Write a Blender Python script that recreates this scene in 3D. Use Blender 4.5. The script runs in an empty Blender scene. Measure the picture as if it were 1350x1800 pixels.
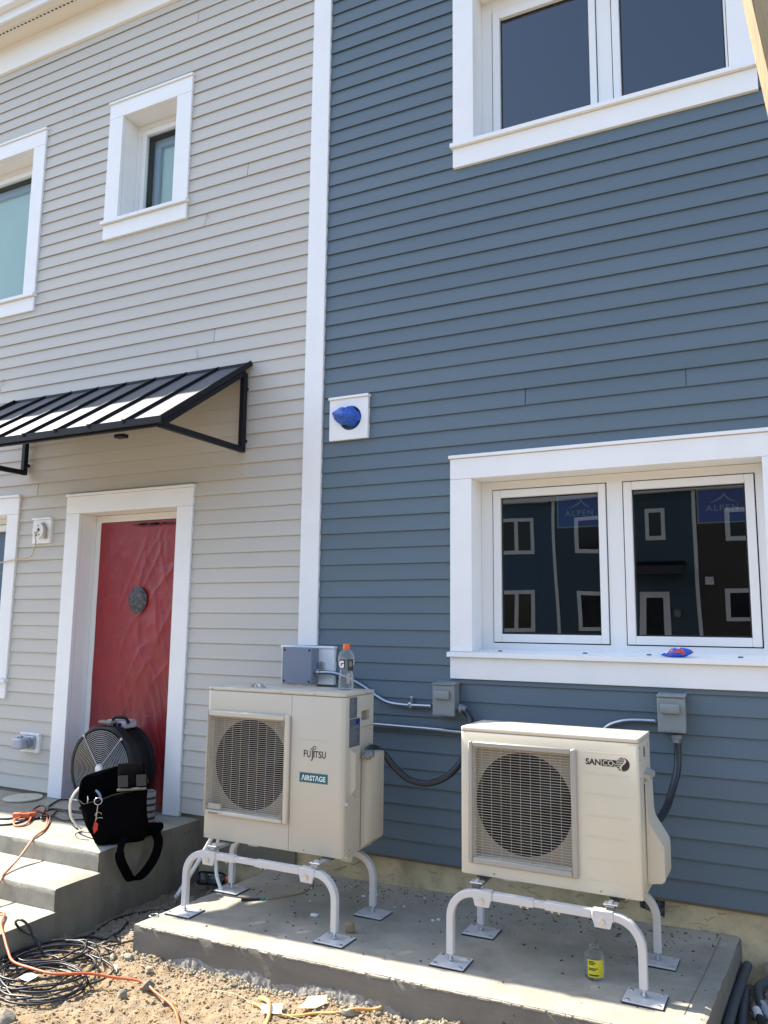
import bpy, bmesh, math, random
import numpy as np
from mathutils import Vector, Matrix, noise

random.seed(7)
S = bpy.context.scene
C = S.collection

# ------------------------------------------------------------------ camera
def make_camera():
    yaw, pitch, roll = 0.46264228, 0.14067775, 0.01126599
    f = Vector((-math.sin(yaw)*math.cos(pitch), math.cos(yaw)*math.cos(pitch), math.sin(pitch)))
    r = Vector((math.cos(yaw), math.sin(yaw), 0)); u = r.cross(f)
    r2 = r*math.cos(roll)+u*math.sin(roll); u2 = u*math.cos(roll)-r*math.sin(roll)
    cd = bpy.data.cameras.new('camera'); co = bpy.data.objects.new('camera', cd); C.objects.link(co)
    m = Matrix.Identity(4)
    for i in range(3):
        m[i][0] = r2[i]; m[i][1] = u2[i]; m[i][2] = -f[i]
    m.translation = (1.40003, -4.48395, 1.55194)
    co.matrix_world = m
    cd.sensor_fit = 'VERTICAL'; cd.sensor_height = 24.0
    cd.lens = 24.0*1395.336/1800.0
    cd.clip_start = 0.05; cd.clip_end = 1000
    S.camera = co
make_camera()

# ------------------------------------------------------------------ sky, sun, exposure
SUN_D = Vector((1.0, -0.02, -1.0)).normalized()      # direction the sunlight travels
w = bpy.data.worlds.new('World'); S.world = w; w.use_nodes = True
nt = w.node_tree; bgn = nt.nodes['Background']
sky = nt.nodes.new('ShaderNodeTexSky'); sky.sky_type = 'NISHITA'; sky.sun_disc = False
sky.sun_elevation = math.radians(45); sky.sun_rotation = math.radians(-89.2)
sky.air_density = 1.0; sky.dust_density = 1.2; sky.ozone_density = 1.2
nt.links.new(sky.outputs[0], bgn.inputs[0]); bgn.inputs[1].default_value = 0.148
sl = bpy.data.lights.new('sun', 'SUN'); sl.energy = 4.8; sl.angle = math.radians(0.5); sl.color = (1.0, 0.94, 0.82)
so = bpy.data.objects.new('sun', sl); C.objects.link(so)
so.rotation_euler = SUN_D.to_track_quat('-Z', 'Y').to_euler(); so.location = (-20, 0, 30)
S.view_settings.view_transform = 'Standard'; S.view_settings.look = 'None'
S.view_settings.gamma = 1.0; S.view_settings.use_curve_mapping = False
S.view_settings.exposure = 1.56
S.cycles.max_bounces = 8; S.cycles.transparent_max_bounces = 16
try: S.cycles.use_denoising = True
except Exception: pass

# ------------------------------------------------------------------ materials
def mat(name, base, rough=0.6, metal=0.0, spec=0.5, var=0.0, vscale=3.0, bump=0.0, bscale=40.0,
        obj_rand=0.0, pits=0.0, pscale=16.0, stretch=None, dirt=None, dscale=2.0, damount=0.5, bdist=0.01):
    m = bpy.data.materials.new(name); m.use_nodes = True
    N = m.node_tree.nodes; L = m.node_tree.links; p = N['Principled BSDF']
    p.inputs['Roughness'].default_value = rough; p.inputs['Metallic'].default_value = metal
    p.inputs['Specular IOR Level'].default_value = spec
    b = (base[0], base[1], base[2], 1)
    p.inputs['Base Color'].default_value = b
    geo = N.new('ShaderNodeNewGeometry'); vec = geo.outputs['Position']
    if stretch:
        mp = N.new('ShaderNodeMapping'); mp.inputs['Scale'].default_value = stretch
        L.new(vec, mp.inputs['Vector']); vec = mp.outputs[0]
    col = None
    if var > 0 or obj_rand > 0:
        rgb = N.new('ShaderNodeRGB'); rgb.outputs[0].default_value = b; col = rgb.outputs[0]
        val = None
        if var > 0:
            nz = N.new('ShaderNodeTexNoise'); nz.inputs['Scale'].default_value = vscale
            nz.inputs['Detail'].default_value = 6; nz.inputs['Roughness'].default_value = 0.6
            L.new(vec, nz.inputs['Vector'])
            mr = N.new('ShaderNodeMapRange'); mr.inputs[1].default_value = 0.25; mr.inputs[2].default_value = 0.75
            mr.inputs[3].default_value = 1-var; mr.inputs[4].default_value = 1+var
            L.new(nz.outputs[0], mr.inputs[0]); val = mr.outputs[0]
        if obj_rand > 0:
            oi = N.new('ShaderNodeObjectInfo')
            mr2 = N.new('ShaderNodeMapRange'); mr2.inputs[3].default_value = 1-obj_rand; mr2.inputs[4].default_value = 1+obj_rand
            L.new(oi.outputs['Random'], mr2.inputs[0])
            if val is None: val = mr2.outputs[0]
            else:
                mm = N.new('ShaderNodeMath'); mm.operation = 'MULTIPLY'
                L.new(val, mm.inputs[0]); L.new(mr2.outputs[0], mm.inputs[1]); val = mm.outputs[0]
        vm = N.new('ShaderNodeVectorMath'); vm.operation = 'SCALE'
        L.new(col, vm.inputs[0]); L.new(val, vm.inputs['Scale']); col = vm.outputs[0]
    if dirt is not None:
        nz = N.new('ShaderNodeTexNoise'); nz.inputs['Scale'].default_value = dscale
        nz.inputs['Detail'].default_value = 8; nz.inputs['Roughness'].default_value = 0.7
        L.new(vec, nz.inputs['Vector'])
        cr = N.new('ShaderNodeMapRange'); cr.inputs[1].default_value = 0.46; cr.inputs[2].default_value = 0.68
        cr.inputs[3].default_value = 0; cr.inputs[4].default_value = damount
        L.new(nz.outputs[0], cr.inputs[0])
        mx = N.new('ShaderNodeMix'); mx.data_type = 'RGBA'
        L.new(cr.outputs[0], mx.inputs[0])
        if col is None: mx.inputs[6].default_value = b
        else: L.new(col, mx.inputs[6])
        mx.inputs[7].default_value = (dirt[0], dirt[1], dirt[2], 1); col = mx.outputs[2]
    pit = None
    if pits > 0:
        vo = N.new('ShaderNodeTexVoronoi'); vo.inputs['Scale'].default_value = pscale; L.new(geo.outputs['Position'], vo.inputs['Vector'])
        sx = N.new('ShaderNodeSeparateColor'); L.new(vo.outputs['Color'], sx.inputs[0])
        rad = N.new('ShaderNodeMapRange'); rad.inputs[1].default_value = .72; rad.inputs[2].default_value = 1.0; rad.inputs[3].default_value = 0.0; rad.inputs[4].default_value = .17
        L.new(sx.outputs[0], rad.inputs[0])
        lt = N.new('ShaderNodeMath'); lt.operation = 'LESS_THAN'; L.new(vo.outputs['Distance'], lt.inputs[0]); L.new(rad.outputs[0], lt.inputs[1])
        ml = N.new('ShaderNodeMath'); ml.operation = 'MULTIPLY'; ml.inputs[1].default_value = pits; L.new(lt.outputs[0], ml.inputs[0]); pit = ml.outputs[0]
        mp_ = N.new('ShaderNodeMix'); mp_.data_type = 'RGBA'; L.new(pit, mp_.inputs[0])
        if col is None: mp_.inputs[6].default_value = b
        else: L.new(col, mp_.inputs[6])
        mp_.inputs[7].default_value = (base[0]*.3, base[1]*.28, base[2]*.25, 1); col = mp_.outputs[2]
    if col is not None: L.new(col, p.inputs['Base Color'])
    if bump > 0:
        nz = N.new('ShaderNodeTexNoise'); nz.inputs['Scale'].default_value = bscale
        nz.inputs['Detail'].default_value = 8; nz.inputs['Roughness'].default_value = 0.65
        L.new(vec, nz.inputs['Vector'])
        bp = N.new('ShaderNodeBump'); bp.inputs['Strength'].default_value = bump; bp.inputs['Distance'].default_value = bdist
        L.new(nz.outputs[0], bp.inputs['Height']); L.new(bp.outputs[0], p.inputs['Normal'])
    return m

def glass_mat(name, ior=2.0, tint=(1, 1, 1), rough=0.0, wavy=0.0):
    m = bpy.data.materials.new(name); m.use_nodes = True
    N = m.node_tree.nodes; L = m.node_tree.links
    N.remove(N['Principled BSDF']); out = N['Material Output']
    fr = N.new('ShaderNodeFresnel'); fr.inputs[0].default_value = ior
    t = N.new('ShaderNodeBsdfTransparent'); t.inputs[0].default_value = (*tint, 1)
    g = N.new('ShaderNodeBsdfGlossy'); g.inputs['Roughness'].default_value = rough
    mx = N.new('ShaderNodeMixShader'); L.new(fr.outputs[0], mx.inputs[0])
    L.new(t.outputs[0], mx.inputs[1]); L.new(g.outputs[0], mx.inputs[2]); L.new(mx.outputs[0], out.inputs[0])
    if wavy > 0:
        geo = N.new('ShaderNodeNewGeometry')
        nz = N.new('ShaderNodeTexNoise'); nz.inputs['Scale'].default_value = 1.6; nz.inputs['Detail'].default_value = 0
        L.new(geo.outputs['Position'], nz.inputs['Vector'])
        bp = N.new('ShaderNodeBump'); bp.inputs['Strength'].default_value = wavy; bp.inputs['Distance'].default_value = 0.01
        L.new(nz.outputs[0], bp.inputs['Height']); L.new(bp.outputs[0], g.inputs['Normal'])
    return m

def clear_mat(name, frost=.2):
    m = glass_mat(name, 1.22, (.97, .98, .98), .08); N = m.node_tree.nodes; L = m.node_tree.links
    out = [n for n in N if n.type == 'OUTPUT_MATERIAL'][0]; src = out.inputs[0].links[0].from_socket
    d = N.new('ShaderNodeBsdfTranslucent'); d.inputs[0].default_value = (.8, .82, .84, 1)
    mx = N.new('ShaderNodeMixShader'); mx.inputs[0].default_value = frost
    L.new(src, mx.inputs[1]); L.new(d.outputs[0], mx.inputs[2]); L.new(mx.outputs[0], out.inputs[0]); return m
M = {}
M['beige'] = mat('beige_siding', (.52, .495, .44), .62, var=.035, vscale=2.5, obj_rand=.03, bump=.06, bscale=90, stretch=(.25, 1, 1))
M['blue'] = mat('blue_siding', (.100, .140, .168), .52, var=.05, vscale=2.5, obj_rand=.05, bump=.06, bscale=90, stretch=(.25, 1, 1))
M['white'] = mat('white_trim', (.82, .82, .81), .5, var=.02, vscale=4, bump=.02, bscale=60, dirt=(.6, .58, .54), dscale=3, damount=.12)
M['vinyl'] = mat('white_frame', (.78, .78, .76), .35)
M['gap'] = mat('dark_gap', (.02, .02, .02), .7)
M['sheath'] = mat('sheathing', (.2, .17, .12), .8)
M['cream_soffit'] = mat('soffit_paint', (.74, .70, .62), .6)
M['found'] = mat('foundation_parging', (.66, .53, .31), .9, var=.18, vscale=5, bump=.5, bscale=30, dirt=(.20, .17, .11), dscale=4, damount=.55)
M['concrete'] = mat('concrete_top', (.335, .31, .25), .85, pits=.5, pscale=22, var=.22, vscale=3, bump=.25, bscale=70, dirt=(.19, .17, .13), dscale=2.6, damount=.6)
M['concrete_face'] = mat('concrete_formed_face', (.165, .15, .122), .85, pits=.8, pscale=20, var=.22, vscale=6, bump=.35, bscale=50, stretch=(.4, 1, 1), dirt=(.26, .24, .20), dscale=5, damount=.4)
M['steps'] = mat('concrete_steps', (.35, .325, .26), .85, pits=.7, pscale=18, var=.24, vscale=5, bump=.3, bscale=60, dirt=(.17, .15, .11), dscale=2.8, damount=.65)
M['steps_side'] = mat('concrete_dark_side', (.17, .15, .11), .88, pits=.8, pscale=15, var=.25, vscale=5, bump=.35, bscale=40, stretch=(1, 1, .5), dirt=(.30, .27, .21), dscale=3, damount=.5)  # base darker than the treads, blotched paler at random
M['spill'] = mat('crumbly_concrete', (.27, .25, .215), .95, var=.4, vscale=40, bump=.8, bscale=90)
M['yard'] = mat('bounce_dimming_ground', (.20, .16, .11), .95, var=.3, vscale=.6)  # unseen outer ground, its dark colour made up to weaken bounce light
M['dirt'] = mat('sandy_dirt', (.30, .215, .125), .95, var=.28, vscale=7, bump=.9, bscale=110, dirt=(.29, .245, .18), dscale=6, damount=.75, bdist=.012)
M['clod'] = mat('dirt_clod', (.30, .21, .12), .95, var=.25, vscale=30, bump=.5, bscale=150)
M['pebble'] = mat('pebble', (.30, .245, .165), .85, var=.45, vscale=22, bump=.3, bscale=120)
M['rock'] = mat('grey_rock', (.27, .235, .175), .85, var=.25, vscale=14, obj_rand=.3, bump=.5, bscale=60)
M['ac'] = mat('cream_metal', (.53, .485, .39), .38, var=.02, vscale=4)
M['ac2'] = mat('ivory_metal', (.61, .56, .44), .36, var=.02, vscale=4)
M['ac2_grey'] = mat('warm_grey_plastic', (.36, .335, .285), .45)
M['ac_side'] = mat('cream_plastic', (.50, .455, .36), .45)
M['grille'] = mat('grille_wire', (.40, .37, .31), .4)
M['fan_dark'] = mat('fan_dark', (.010, .010, .011), .6, spec=.2)
M['fan_in'] = mat('fan_shroud', (.24, .205, .15), .6)  # dark tan, also carries the recess shade on the grille back plate
M['screw'] = mat('screw', (.35, .33, .30), .4, metal=.8)
M['stand'] = mat('white_powder_coat', (.57, .555, .54), .35)
M['zinc'] = mat('zinc', (.62, .64, .66), .28, metal=1.0, var=.1, vscale=20)
M['darkbar'] = mat('dark_steel_bar', (.10, .095, .09), .5)
M['rubber'] = mat('black_rubber', (.02, .02, .02), .7)
M['emt'] = mat('galvanized_conduit', (.40, .42, .46), .30, metal=1.0, var=.08, vscale=30)
M['greybox'] = mat('grey_box_paint', (.20, .225, .28), .42, var=.03)
M['discbox'] = mat('grey_green_box_paint', (.225, .25, .25), .42, var=.03)
M['whip'] = mat('dark_grey_conduit', (.018, .023, .030), .4)
M['pipegrey'] = mat('dark_grey_pipe', (.060, .070, .080), .5)
M['fitting'] = mat('grey_fitting', (.20, .21, .23), .4)
M['blackmetal'] = mat('black_metal', (.009, .010, .014), .5, spec=.22)
M['drumblack'] = mat('black_drum_plastic', (.008, .008, .010), .7, spec=.25)
M['roofmetal'] = mat('standing_seam_metal', (.055, .060, .070), .68, metal=0.0, spec=1.0, var=.05, vscale=3)
M['red'] = mat('red_plastic_sheet', (.27, .016, .022), .36, var=.14, vscale=4, bump=.35, bscale=16, dirt=(.15, .02, .026), dscale=2.5, damount=.4, bdist=.02)
M['blacksheet'] = mat('black_crinkled_film', (.02, .02, .022), .2, bump=1.0, bscale=45, dirt=(.42, .40, .40), dscale=34, damount=.35)  # pale blotches paint whitish glints onto the crinkled film
M['black'] = mat('black_fabric', (.004, .004, .0045), .95, spec=.0, bump=.3, bscale=300)
M['blackcord'] = mat('black_cord', (.018, .018, .022), .42)
M['orange'] = mat('orange_cord', (.62, .14, .05), .5)
M['brown'] = mat('brown_cord', (.30, .13, .08), .5)
M['yellow'] = mat('yellow_cord', (.62, .33, .10), .5)
M['yellow2'] = mat('pale_yellow_cord', (.72, .50, .16), .5)
M['tan'] = mat('tan_wire', (.50, .38, .20), .5)
M['whiteplastic'] = mat('white_plastic', (.72, .72, .70), .35)
M['clearbox'] = mat('smoky_clear_plastic', (.36, .38, .44), .2)
M['lumber'] = mat('sawn_lumber', (.40, .285, .15), .7, var=.2, vscale=6, stretch=(8, 8, .4), bump=.2, bscale=30)
M['lid'] = mat('beige_lid', (.50, .47, .36), .6, var=.05)
M['gloss_blue'] = mat('blue_wrapper', (.01, .10, .55), .25)
M['wrap_red'] = mat('red_print', (.55, .06, .05), .3)
M['bluefilm'] = mat('blue_plastic_bag', (.008, .085, .42), .42, var=.25, vscale=14, bump=.5, bscale=35)
M['capo'] = mat('orange_cap', (.80, .12, .02), .35)
M['clear'] = clear_mat('clear_plastic')
M['label_y'] = mat('yellow_label', (.70, .60, .03), .4)
M['ink'] = mat('black_ink', (.02, .018, .018), .5)
M['teal_ink'] = mat('teal_label', (.004, .105, .125), .4)
M['wht_ink'] = mat('white_ink', (.82, .82, .82), .45)
M['labelgrey'] = mat('dark_blue_grey_label', (.085, .105, .14), .35)
M['paper'] = mat('white_paper', (.75, .74, .72), .7)
M['card'] = mat('tan_card', (.60, .48, .30), .8)
M['pane'] = glass_mat('window_glass', 2.15, (.55, .62, .62), 0.0, wavy=.16)
M['pane_clear'] = glass_mat('clear_window_glass', 1.45, (.95, .97, .97), 0.0)
M['room'] = mat('dark_room', (.035, .035, .035), .9)
M['darkframe'] = mat('dark_interior_frame', (.045, .05, .04), .6)
M['tealsheet'] = mat('teal_sheeting', (.66, .88, .80), .5, var=.06, vscale=2)
M['tealedge'] = mat('pale_blue_edge', (.42, .56, .66), .5)
M['sign_blue'] = mat('sign_blue', (.006, .022, .17), .4)
M['sign_ink'] = mat('sign_ink', (.15, .18, .21), .5)  # white sticker print greyed to carry the shade behind the glass
M['sign_edge'] = mat('sign_edge', (.10, .15, .10), .5)
M['gutter'] = mat('white_aluminium', (.78, .80, .82), .35)
M['shingle'] = mat('roof_shingle', (.09, .085, .08), .9, var=.3, vscale=20)
M['opp_blue'] = mat('opposite_blue', (.05, .10, .15), .6)
M['opp_navy'] = mat('opposite_navy', (.045, .085, .11), .6)
M['opp_green'] = mat('opposite_green', (.09, .11, .09), .6)
M['opp_brown'] = mat('opposite_brown', (.06, .045, .035), .6)
M['opp_glass'] = mat('opposite_glass', (.02, .02, .022), .1)
M['grey_band'] = mat('grey_band', (.30, .29, .27), .6)
M['redtag'] = mat('red_tag', (.60, .03, .02), .4)
M['grey_lining'] = mat('grey_lining', (.20, .19, .17), .6, bump=.3, bscale=80)
M['grey_dark'] = mat('dark_grey_binding_sheen', (.022, .021, .02), .8, spec=.1)
M['pinkgrey'] = mat('grey_control_box', (.42, .37, .40), .4)
M['fanrim'] = mat('dark_grey_fan_plastic', (.013, .0135, .0135), .6, spec=.25)
M['fanwire'] = mat('chrome_wire', (.55, .56, .58), .3, metal=.7)
M['bluegrey_bottle'] = glass_mat('dusty_clear_plastic', 1.6, (.55, .6, .66), .15)
M['woodchip'] = mat('wood_chip', (.30, .21, .12), .8)
M['darkcrumb'] = mat('dark_crumb', (.06, .045, .03), .9)
M['straw'] = mat('dry_straw', (.62, .50, .30), .8)

# ------------------------------------------------------------------ mesh builder
OFF = {}
class MB:
    def __init__(s): s.bm = bmesh.new()
    def box(s, x0, y0, z0, x1, y1, z1, bev=0.0, seg=1):
        b = bmesh.new()
        vs = [b.verts.new((x, y, z)) for x in (x0, x1) for y in (y0, y1) for z in (z0, z1)]
        for f in ((0, 1, 3, 2), (4, 6, 7, 5), (0, 4, 5, 1), (2, 3, 7, 6), (0, 2, 6, 4), (1, 5, 7, 3)):
            b.faces.new([vs[i] for i in f])
        bmesh.ops.recalc_face_normals(b, faces=b.faces)
        if bev > 0: bmesh.ops.bevel(b, geom=list(b.edges), offset=bev, segments=seg, affect='EDGES', profile=0.5)
        s._add(b); return s
    def _add(s, b, mtx=None):
        me = bpy.data.meshes.new('tmp'); b.to_mesh(me); b.free()
        if mtx is not None: me.transform(mtx)
        s.bm.from_mesh(me); bpy.data.meshes.remove(me)
    def obox(s, c, size, mtx, bev=0.0, seg=1):
        t = MB(); t.box(-size[0]/2, -size[1]/2, -size[2]/2, size[0]/2, size[1]/2, size[2]/2, bev, seg)
        s._add(t.bm, Matrix.Translation(c) @ mtx.to_4x4()); return s
    def prism(s, poly, vec, flip=False):
        """poly: 3D points; extruded by vec"""
        b = bmesh.new(); v = Vector(vec)
        a = [b.verts.new(p) for p in poly]; c = [b.verts.new(Vector(p)+v) for p in poly]
        n = len(poly)
        b.faces.new(a[::-1]); b.faces.new(c)
        for i in range(n): b.faces.new((a[i], a[(i+1) % n], c[(i+1) % n], c[i]))
        bmesh.ops.recalc_face_normals(b, faces=b.faces); s._add(b); return s
    def face(s, pts):
        s.bm.faces.new([s.bm.verts.new(p) for p in pts]); return s
    def tube(s, path, r, n=8, smooth=0, square=False, caps=True):
        P = [Vector(p) for p in path]
        if smooth: P = catmull(P, smooth)
        b = s.bm; rings = []
        t0 = (P[1]-P[0]).normalized()
        up = Vector((0, 0, 1)) if abs(t0.z) < .9 else Vector((0, 1, 0))
        nrm = (up - t0*up.dot(t0)).normalized()
        for i, p in enumerate(P):
            t = (P[min(i+1, len(P)-1)]-P[max(i-1, 0)])
            if t.length < 1e-9: t = t0
            t = t.normalized()
            nrm = (nrm - t*nrm.dot(t))
            if nrm.length < 1e-6: nrm = t.orthogonal()
            nrm.normalize(); bn = t.cross(nrm)
            rr = r[i] if isinstance(r, (list, tuple)) else r
            ring = []
            if square:
                pts = [(rr, rr*.8), (rr*.8, rr), (-rr*.8, rr), (-rr, rr*.8), (-rr, -rr*.8), (-rr*.8, -rr), (rr*.8, -rr), (rr, -rr*.8)]
                for a, c in pts: ring.append(b.verts.new(p+nrm*a+bn*c))
            else:
                for k in range(n):
                    a = 2*math.pi*k/n
                    ring.append(b.verts.new(p+nrm*(rr*math.cos(a))+bn*(rr*math.sin(a))))
            rings.append(ring)
        m = len(rings[0])
        for i in range(len(rings)-1):
            for k in range(m):
                b.faces.new((rings[i][k], rings[i][(k+1) % m], rings[i+1][(k+1) % m], rings[i+1][k]))
        if caps:
            b.faces.new(rings[0][::-1]); b.faces.new(rings[-1])
        return s
    def lathe(s, prof, c, axis='Z', n=24, cap=True):
        """prof: (radius, height) list along axis from point c"""
        b = s.bm; rings = []; c = Vector(c)
        for (r, h) in prof:
            ring = []
            for k in range(n):
                a = 2*math.pi*k/n; q = (r*math.cos(a), r*math.sin(a), h)
                if axis == 'Y': q = (q[0], q[2], q[1])
                if axis == 'X': q = (q[2], q[0], q[1])
                ring.append(b.verts.new(c+Vector(q)))
            rings.append(ring)
        for i in range(len(rings)-1):
            for k in range(n):
                b.faces.new((rings[i][k], rings[i][(k+1) % n], rings[i+1][(k+1) % n], rings[i+1][k]))
        if cap:
            b.faces.new(rings[0][::-1]); b.faces.new(rings[-1])
        return s
    def xform(s, mtx): bmesh.ops.transform(s.bm, matrix=mtx, verts=s.bm.verts); return s
    def jitter(s, amp, scale, seed=0):
        for v in s.bm.verts:
            q = v.co*scale + Vector((seed*7.3, seed*3.1, seed*1.7))
            v.co += Vector(noise.noise_vector(q))*amp
        return s
    def build(s, name, m, parent=None, smooth=None, recalc=True, kind=None):
        if recalc: bmesh.ops.recalc_face_normals(s.bm, faces=s.bm.faces)
        off = OFF.get(parent.name, Vector()) if parent else Vector()
        bmesh.ops.translate(s.bm, vec=-off, verts=s.bm.verts)
        me = bpy.data.meshes.new(name); s.bm.to_mesh(me); s.bm.free()
        me.materials.append(m)
        if smooth is not None:
            me.polygons.foreach_set('use_smooth', [True]*len(me.polygons))
            if smooth < 180: me.set_sharp_from_angle(angle=math.radians(smooth))
        o = bpy.data.objects.new(name, me); C.objects.link(o)
        if parent: o.parent = parent; OFF[o.name] = off
        if kind: o['kind'] = kind
        return o

def catmull(P, n):
    out = []
    for i in range(len(P)-1):
        p0 = P[max(i-1, 0)]; p1 = P[i]; p2 = P[i+1]; p3 = P[min(i+2, len(P)-1)]
        for k in range(n):
            t = k/n
            out.append(.5*((2*p1)+(p2-p0)*t+(2*p0-5*p1+4*p2-p3)*t*t+(3*p1-p0-3*p2+p3)*t**3))
    out.append(P[-1]); return out

def thing(name, label, cat, loc, group=None):
    o = bpy.data.objects.new(name, None); C.objects.link(o)
    o.location = loc; o.empty_display_size = .1; o['label'] = label; o['category'] = cat
    if group: o['group'] = group
    OFF[o.name] = Vector(loc); return o
def tag(o, label, cat, group=None):
    o['label'] = label; o['category'] = cat
    if group: o['group'] = group
    # put the origin at the thing's base
    me = o.data; n = len(me.vertices)
    co = np.empty(n*3, np.float32); me.vertices.foreach_get('co', co); co = co.reshape(-1, 3)
    b = Vector(((co[:, 0].min()+co[:, 0].max())/2, (co[:, 1].min()+co[:, 1].max())/2, co[:, 2].min()))
    if o.parent is None and o.location.length == 0:
        me.transform(Matrix.Translation(-b)); o.location = b
    OFF[o.name] = Vector(o.location); return o
def copyobj(o, parent=None):
    c = o.copy(); C.objects.link(c)
    if parent: c.parent = parent
    return c

FRONT = Matrix.Rotation(math.radians(90), 4, 'X')            # text that faces -Y
def text(s, size, loc, m, parent, name='lettering', sx=1.0, bold=0.0, rot=FRONT, depth=.0008, align='LEFT', spacing=1.0, fitw=None):
    cu = bpy.data.curves.new(name, 'FONT'); cu.body = s; cu.size = size; cu.extrude = depth/2
    cu.offset = bold; cu.align_x = align; cu.space_character = spacing; cu.resolution_u = 4
    t = bpy.data.objects.new(name, cu); C.objects.link(t)
    dg = bpy.context.evaluated_depsgraph_get(); dg.update()
    me = bpy.data.meshes.new_from_object(t.evaluated_get(dg))
    bpy.data.objects.remove(t); bpy.data.curves.remove(cu)
    if fitw:
        xs_ = [v.co.x for v in me.vertices]; lo_, hi_ = min(xs_), max(xs_)
        me.transform(Matrix.Translation((-lo_, 0, 0))); sx = fitw/(hi_-lo_)
    me.transform(Matrix.Diagonal((sx, 1, 1, 1)))
    off = OFF.get(parent.name, Vector()) if parent else Vector()
    me.transform(Matrix.Translation(Vector(loc)-off) @ rot)
    me.materials.clear(); me.materials.append(m)
    o = bpy.data.objects.new(name, me); C.objects.link(o)
    if parent: o.parent = parent; OFF[o.name] = off
    return o

# ================================================================== STRUCTURE: ground
def gheight(x, y):
    v = Vector((x, y, 0))
    h = -.145
    h += .030*noise.noise(v*1.3+Vector((3, 1, 0)))
    h += .018*noise.noise(v*4.1) + .011*noise.noise(v*11.0)
    n1 = noise.noise(v*26.0); h += .015*max(0, n1) + .005*n1
    h += .006*noise.noise(v*58.0)
    # low trench between the steps and the pad, and soil pushed against the pad edge
    if y > -1.12 and x < -1.6: h += -.03
    d = y+1.13
    if -1.9 < x < 1.0 and -.35 < d < .05: h += .022*(1-abs(d)/.35)*max(0, .5+noise.noise(v*3.3+Vector((9, 0, 0))))
    if x > 1.1: h += -.01
    return h
def build_ground():
    X0, X1, Y0, Y1, st = -3.6, 2.4, -2.7, .12, .0125
    nx = int((X1-X0)/st)+1; ny = int((Y1-Y0)/st)+1
    verts = []; base = -.16
    for j in range(ny):
        y = Y0+j*(Y1-Y0)/(ny-1)
        for i in range(nx):
            x = X0+i*(X1-X0)/(nx-1)
            e = min(1, min(x-X0, X1-x, y-Y0)/.25)
            verts.append((x, y, base+(gheight(x, y)-base)*max(0, e)))
    faces = [(j*nx+i, j*nx+i+1, (j+1)*nx+i+1, (j+1)*nx+i) for j in range(ny-1) for i in range(nx-1)]
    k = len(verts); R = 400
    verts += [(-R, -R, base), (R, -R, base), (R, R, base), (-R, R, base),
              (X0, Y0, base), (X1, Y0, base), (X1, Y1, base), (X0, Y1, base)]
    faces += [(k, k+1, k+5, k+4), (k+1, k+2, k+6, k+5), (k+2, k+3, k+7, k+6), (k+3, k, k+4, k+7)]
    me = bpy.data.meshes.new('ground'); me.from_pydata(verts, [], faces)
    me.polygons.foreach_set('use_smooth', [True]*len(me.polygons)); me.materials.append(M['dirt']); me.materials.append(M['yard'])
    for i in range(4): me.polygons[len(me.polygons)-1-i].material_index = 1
    o = bpy.data.objects.new('ground', me); C.objects.link(o); o['kind'] = 'structure'
build_ground()

# ================================================================== HOUSES
def clap_mesh(name, step, m):
    h = step+.022
    pr = [(-.0165, 0), (-.0158, .0008), (-.0030, h), (0.002, h), (0.002, .024), (-.0095, .024), (-.0125, 0)]
    v = [(x, y, z) for x in (0, 1) for (y, z) in pr]; n = len(pr)
    f = [tuple(range(n))[::-1], tuple(range(n, 2*n))]+[(i, (i+1) % n, n+(i+1) % n, n+i) for i in range(n)]
    me = bpy.data.meshes.new(name); me.from_pydata(v, [], f); me.materials.append(m)
    bm = bmesh.new(); bm.from_mesh(me); bmesh.ops.recalc_face_normals(bm, faces=bm.faces); bm.to_mesh(me); bm.free()
    return me
def clapboards(house, me, xa, xb, z0, step, ztop, openings, joints, rnd):
    off = OFF[house.name]; k = 0; z = z0
    while z < ztop:
        spans = [(xa, xb)]
        for (a, b, c, d) in openings:
            if z+step > c+.1 and z < d-.1:
                ns = []
                for (p, q) in spans:
                    if b <= p or a >= q: ns.append((p, q)); continue
                    if a > p: ns.append((p, a-.002))
                    if b < q: ns.append((b+.002, q))
                spans = ns
        for jx in joints.get(k, []):
            ns = []
            for (p, q) in spans:
                if p+.3 < jx < q-.3: ns += [(p, jx-.0015), (jx+.0015, q)]
                else: ns.append((p, q))
            spans = ns
        for (p, q) in spans:
            if q-p < .01: continue
            o = bpy.data.objects.new('clapboard', me); C.objects.link(o); o.parent = house
            e1 = rnd.uniform(0, .004); e2 = rnd.uniform(0, .004)
            o.location = Vector((p+e1*.5, rnd.uniform(-.0008, .0008), z+rnd.uniform(-.0012, .0012)))-off
            o.scale = (q-p-e1*.5-e2*.5, 1, 1)
        z += step; k += 1
def wall_panel(house, xa, xb, za, zb, holes, m, y0=.003, y1=.03):
    xs = sorted({xa, xb, *[h[0] for h in holes], *[h[1] for h in holes]})
    zs = sorted({za, zb, *[h[2] for h in holes], *[h[3] for h in holes]})
    b = MB()
    for i in range(len(xs)-1):
        for j in range(len(zs)-1):
            cx, cz = (xs[i]+xs[i+1])/2, (zs[j]+zs[j+1])/2
            if not (xa <= cx <= xb and za <= cz <= zb): continue
            if any(h[0] < cx < h[1] and h[2] < cz < h[3] for h in holes): continue
            b.box(xs[i], y0, zs[j], xs[i+1], y1, zs[j+1])
    return b.build('wall', m, house)

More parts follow.
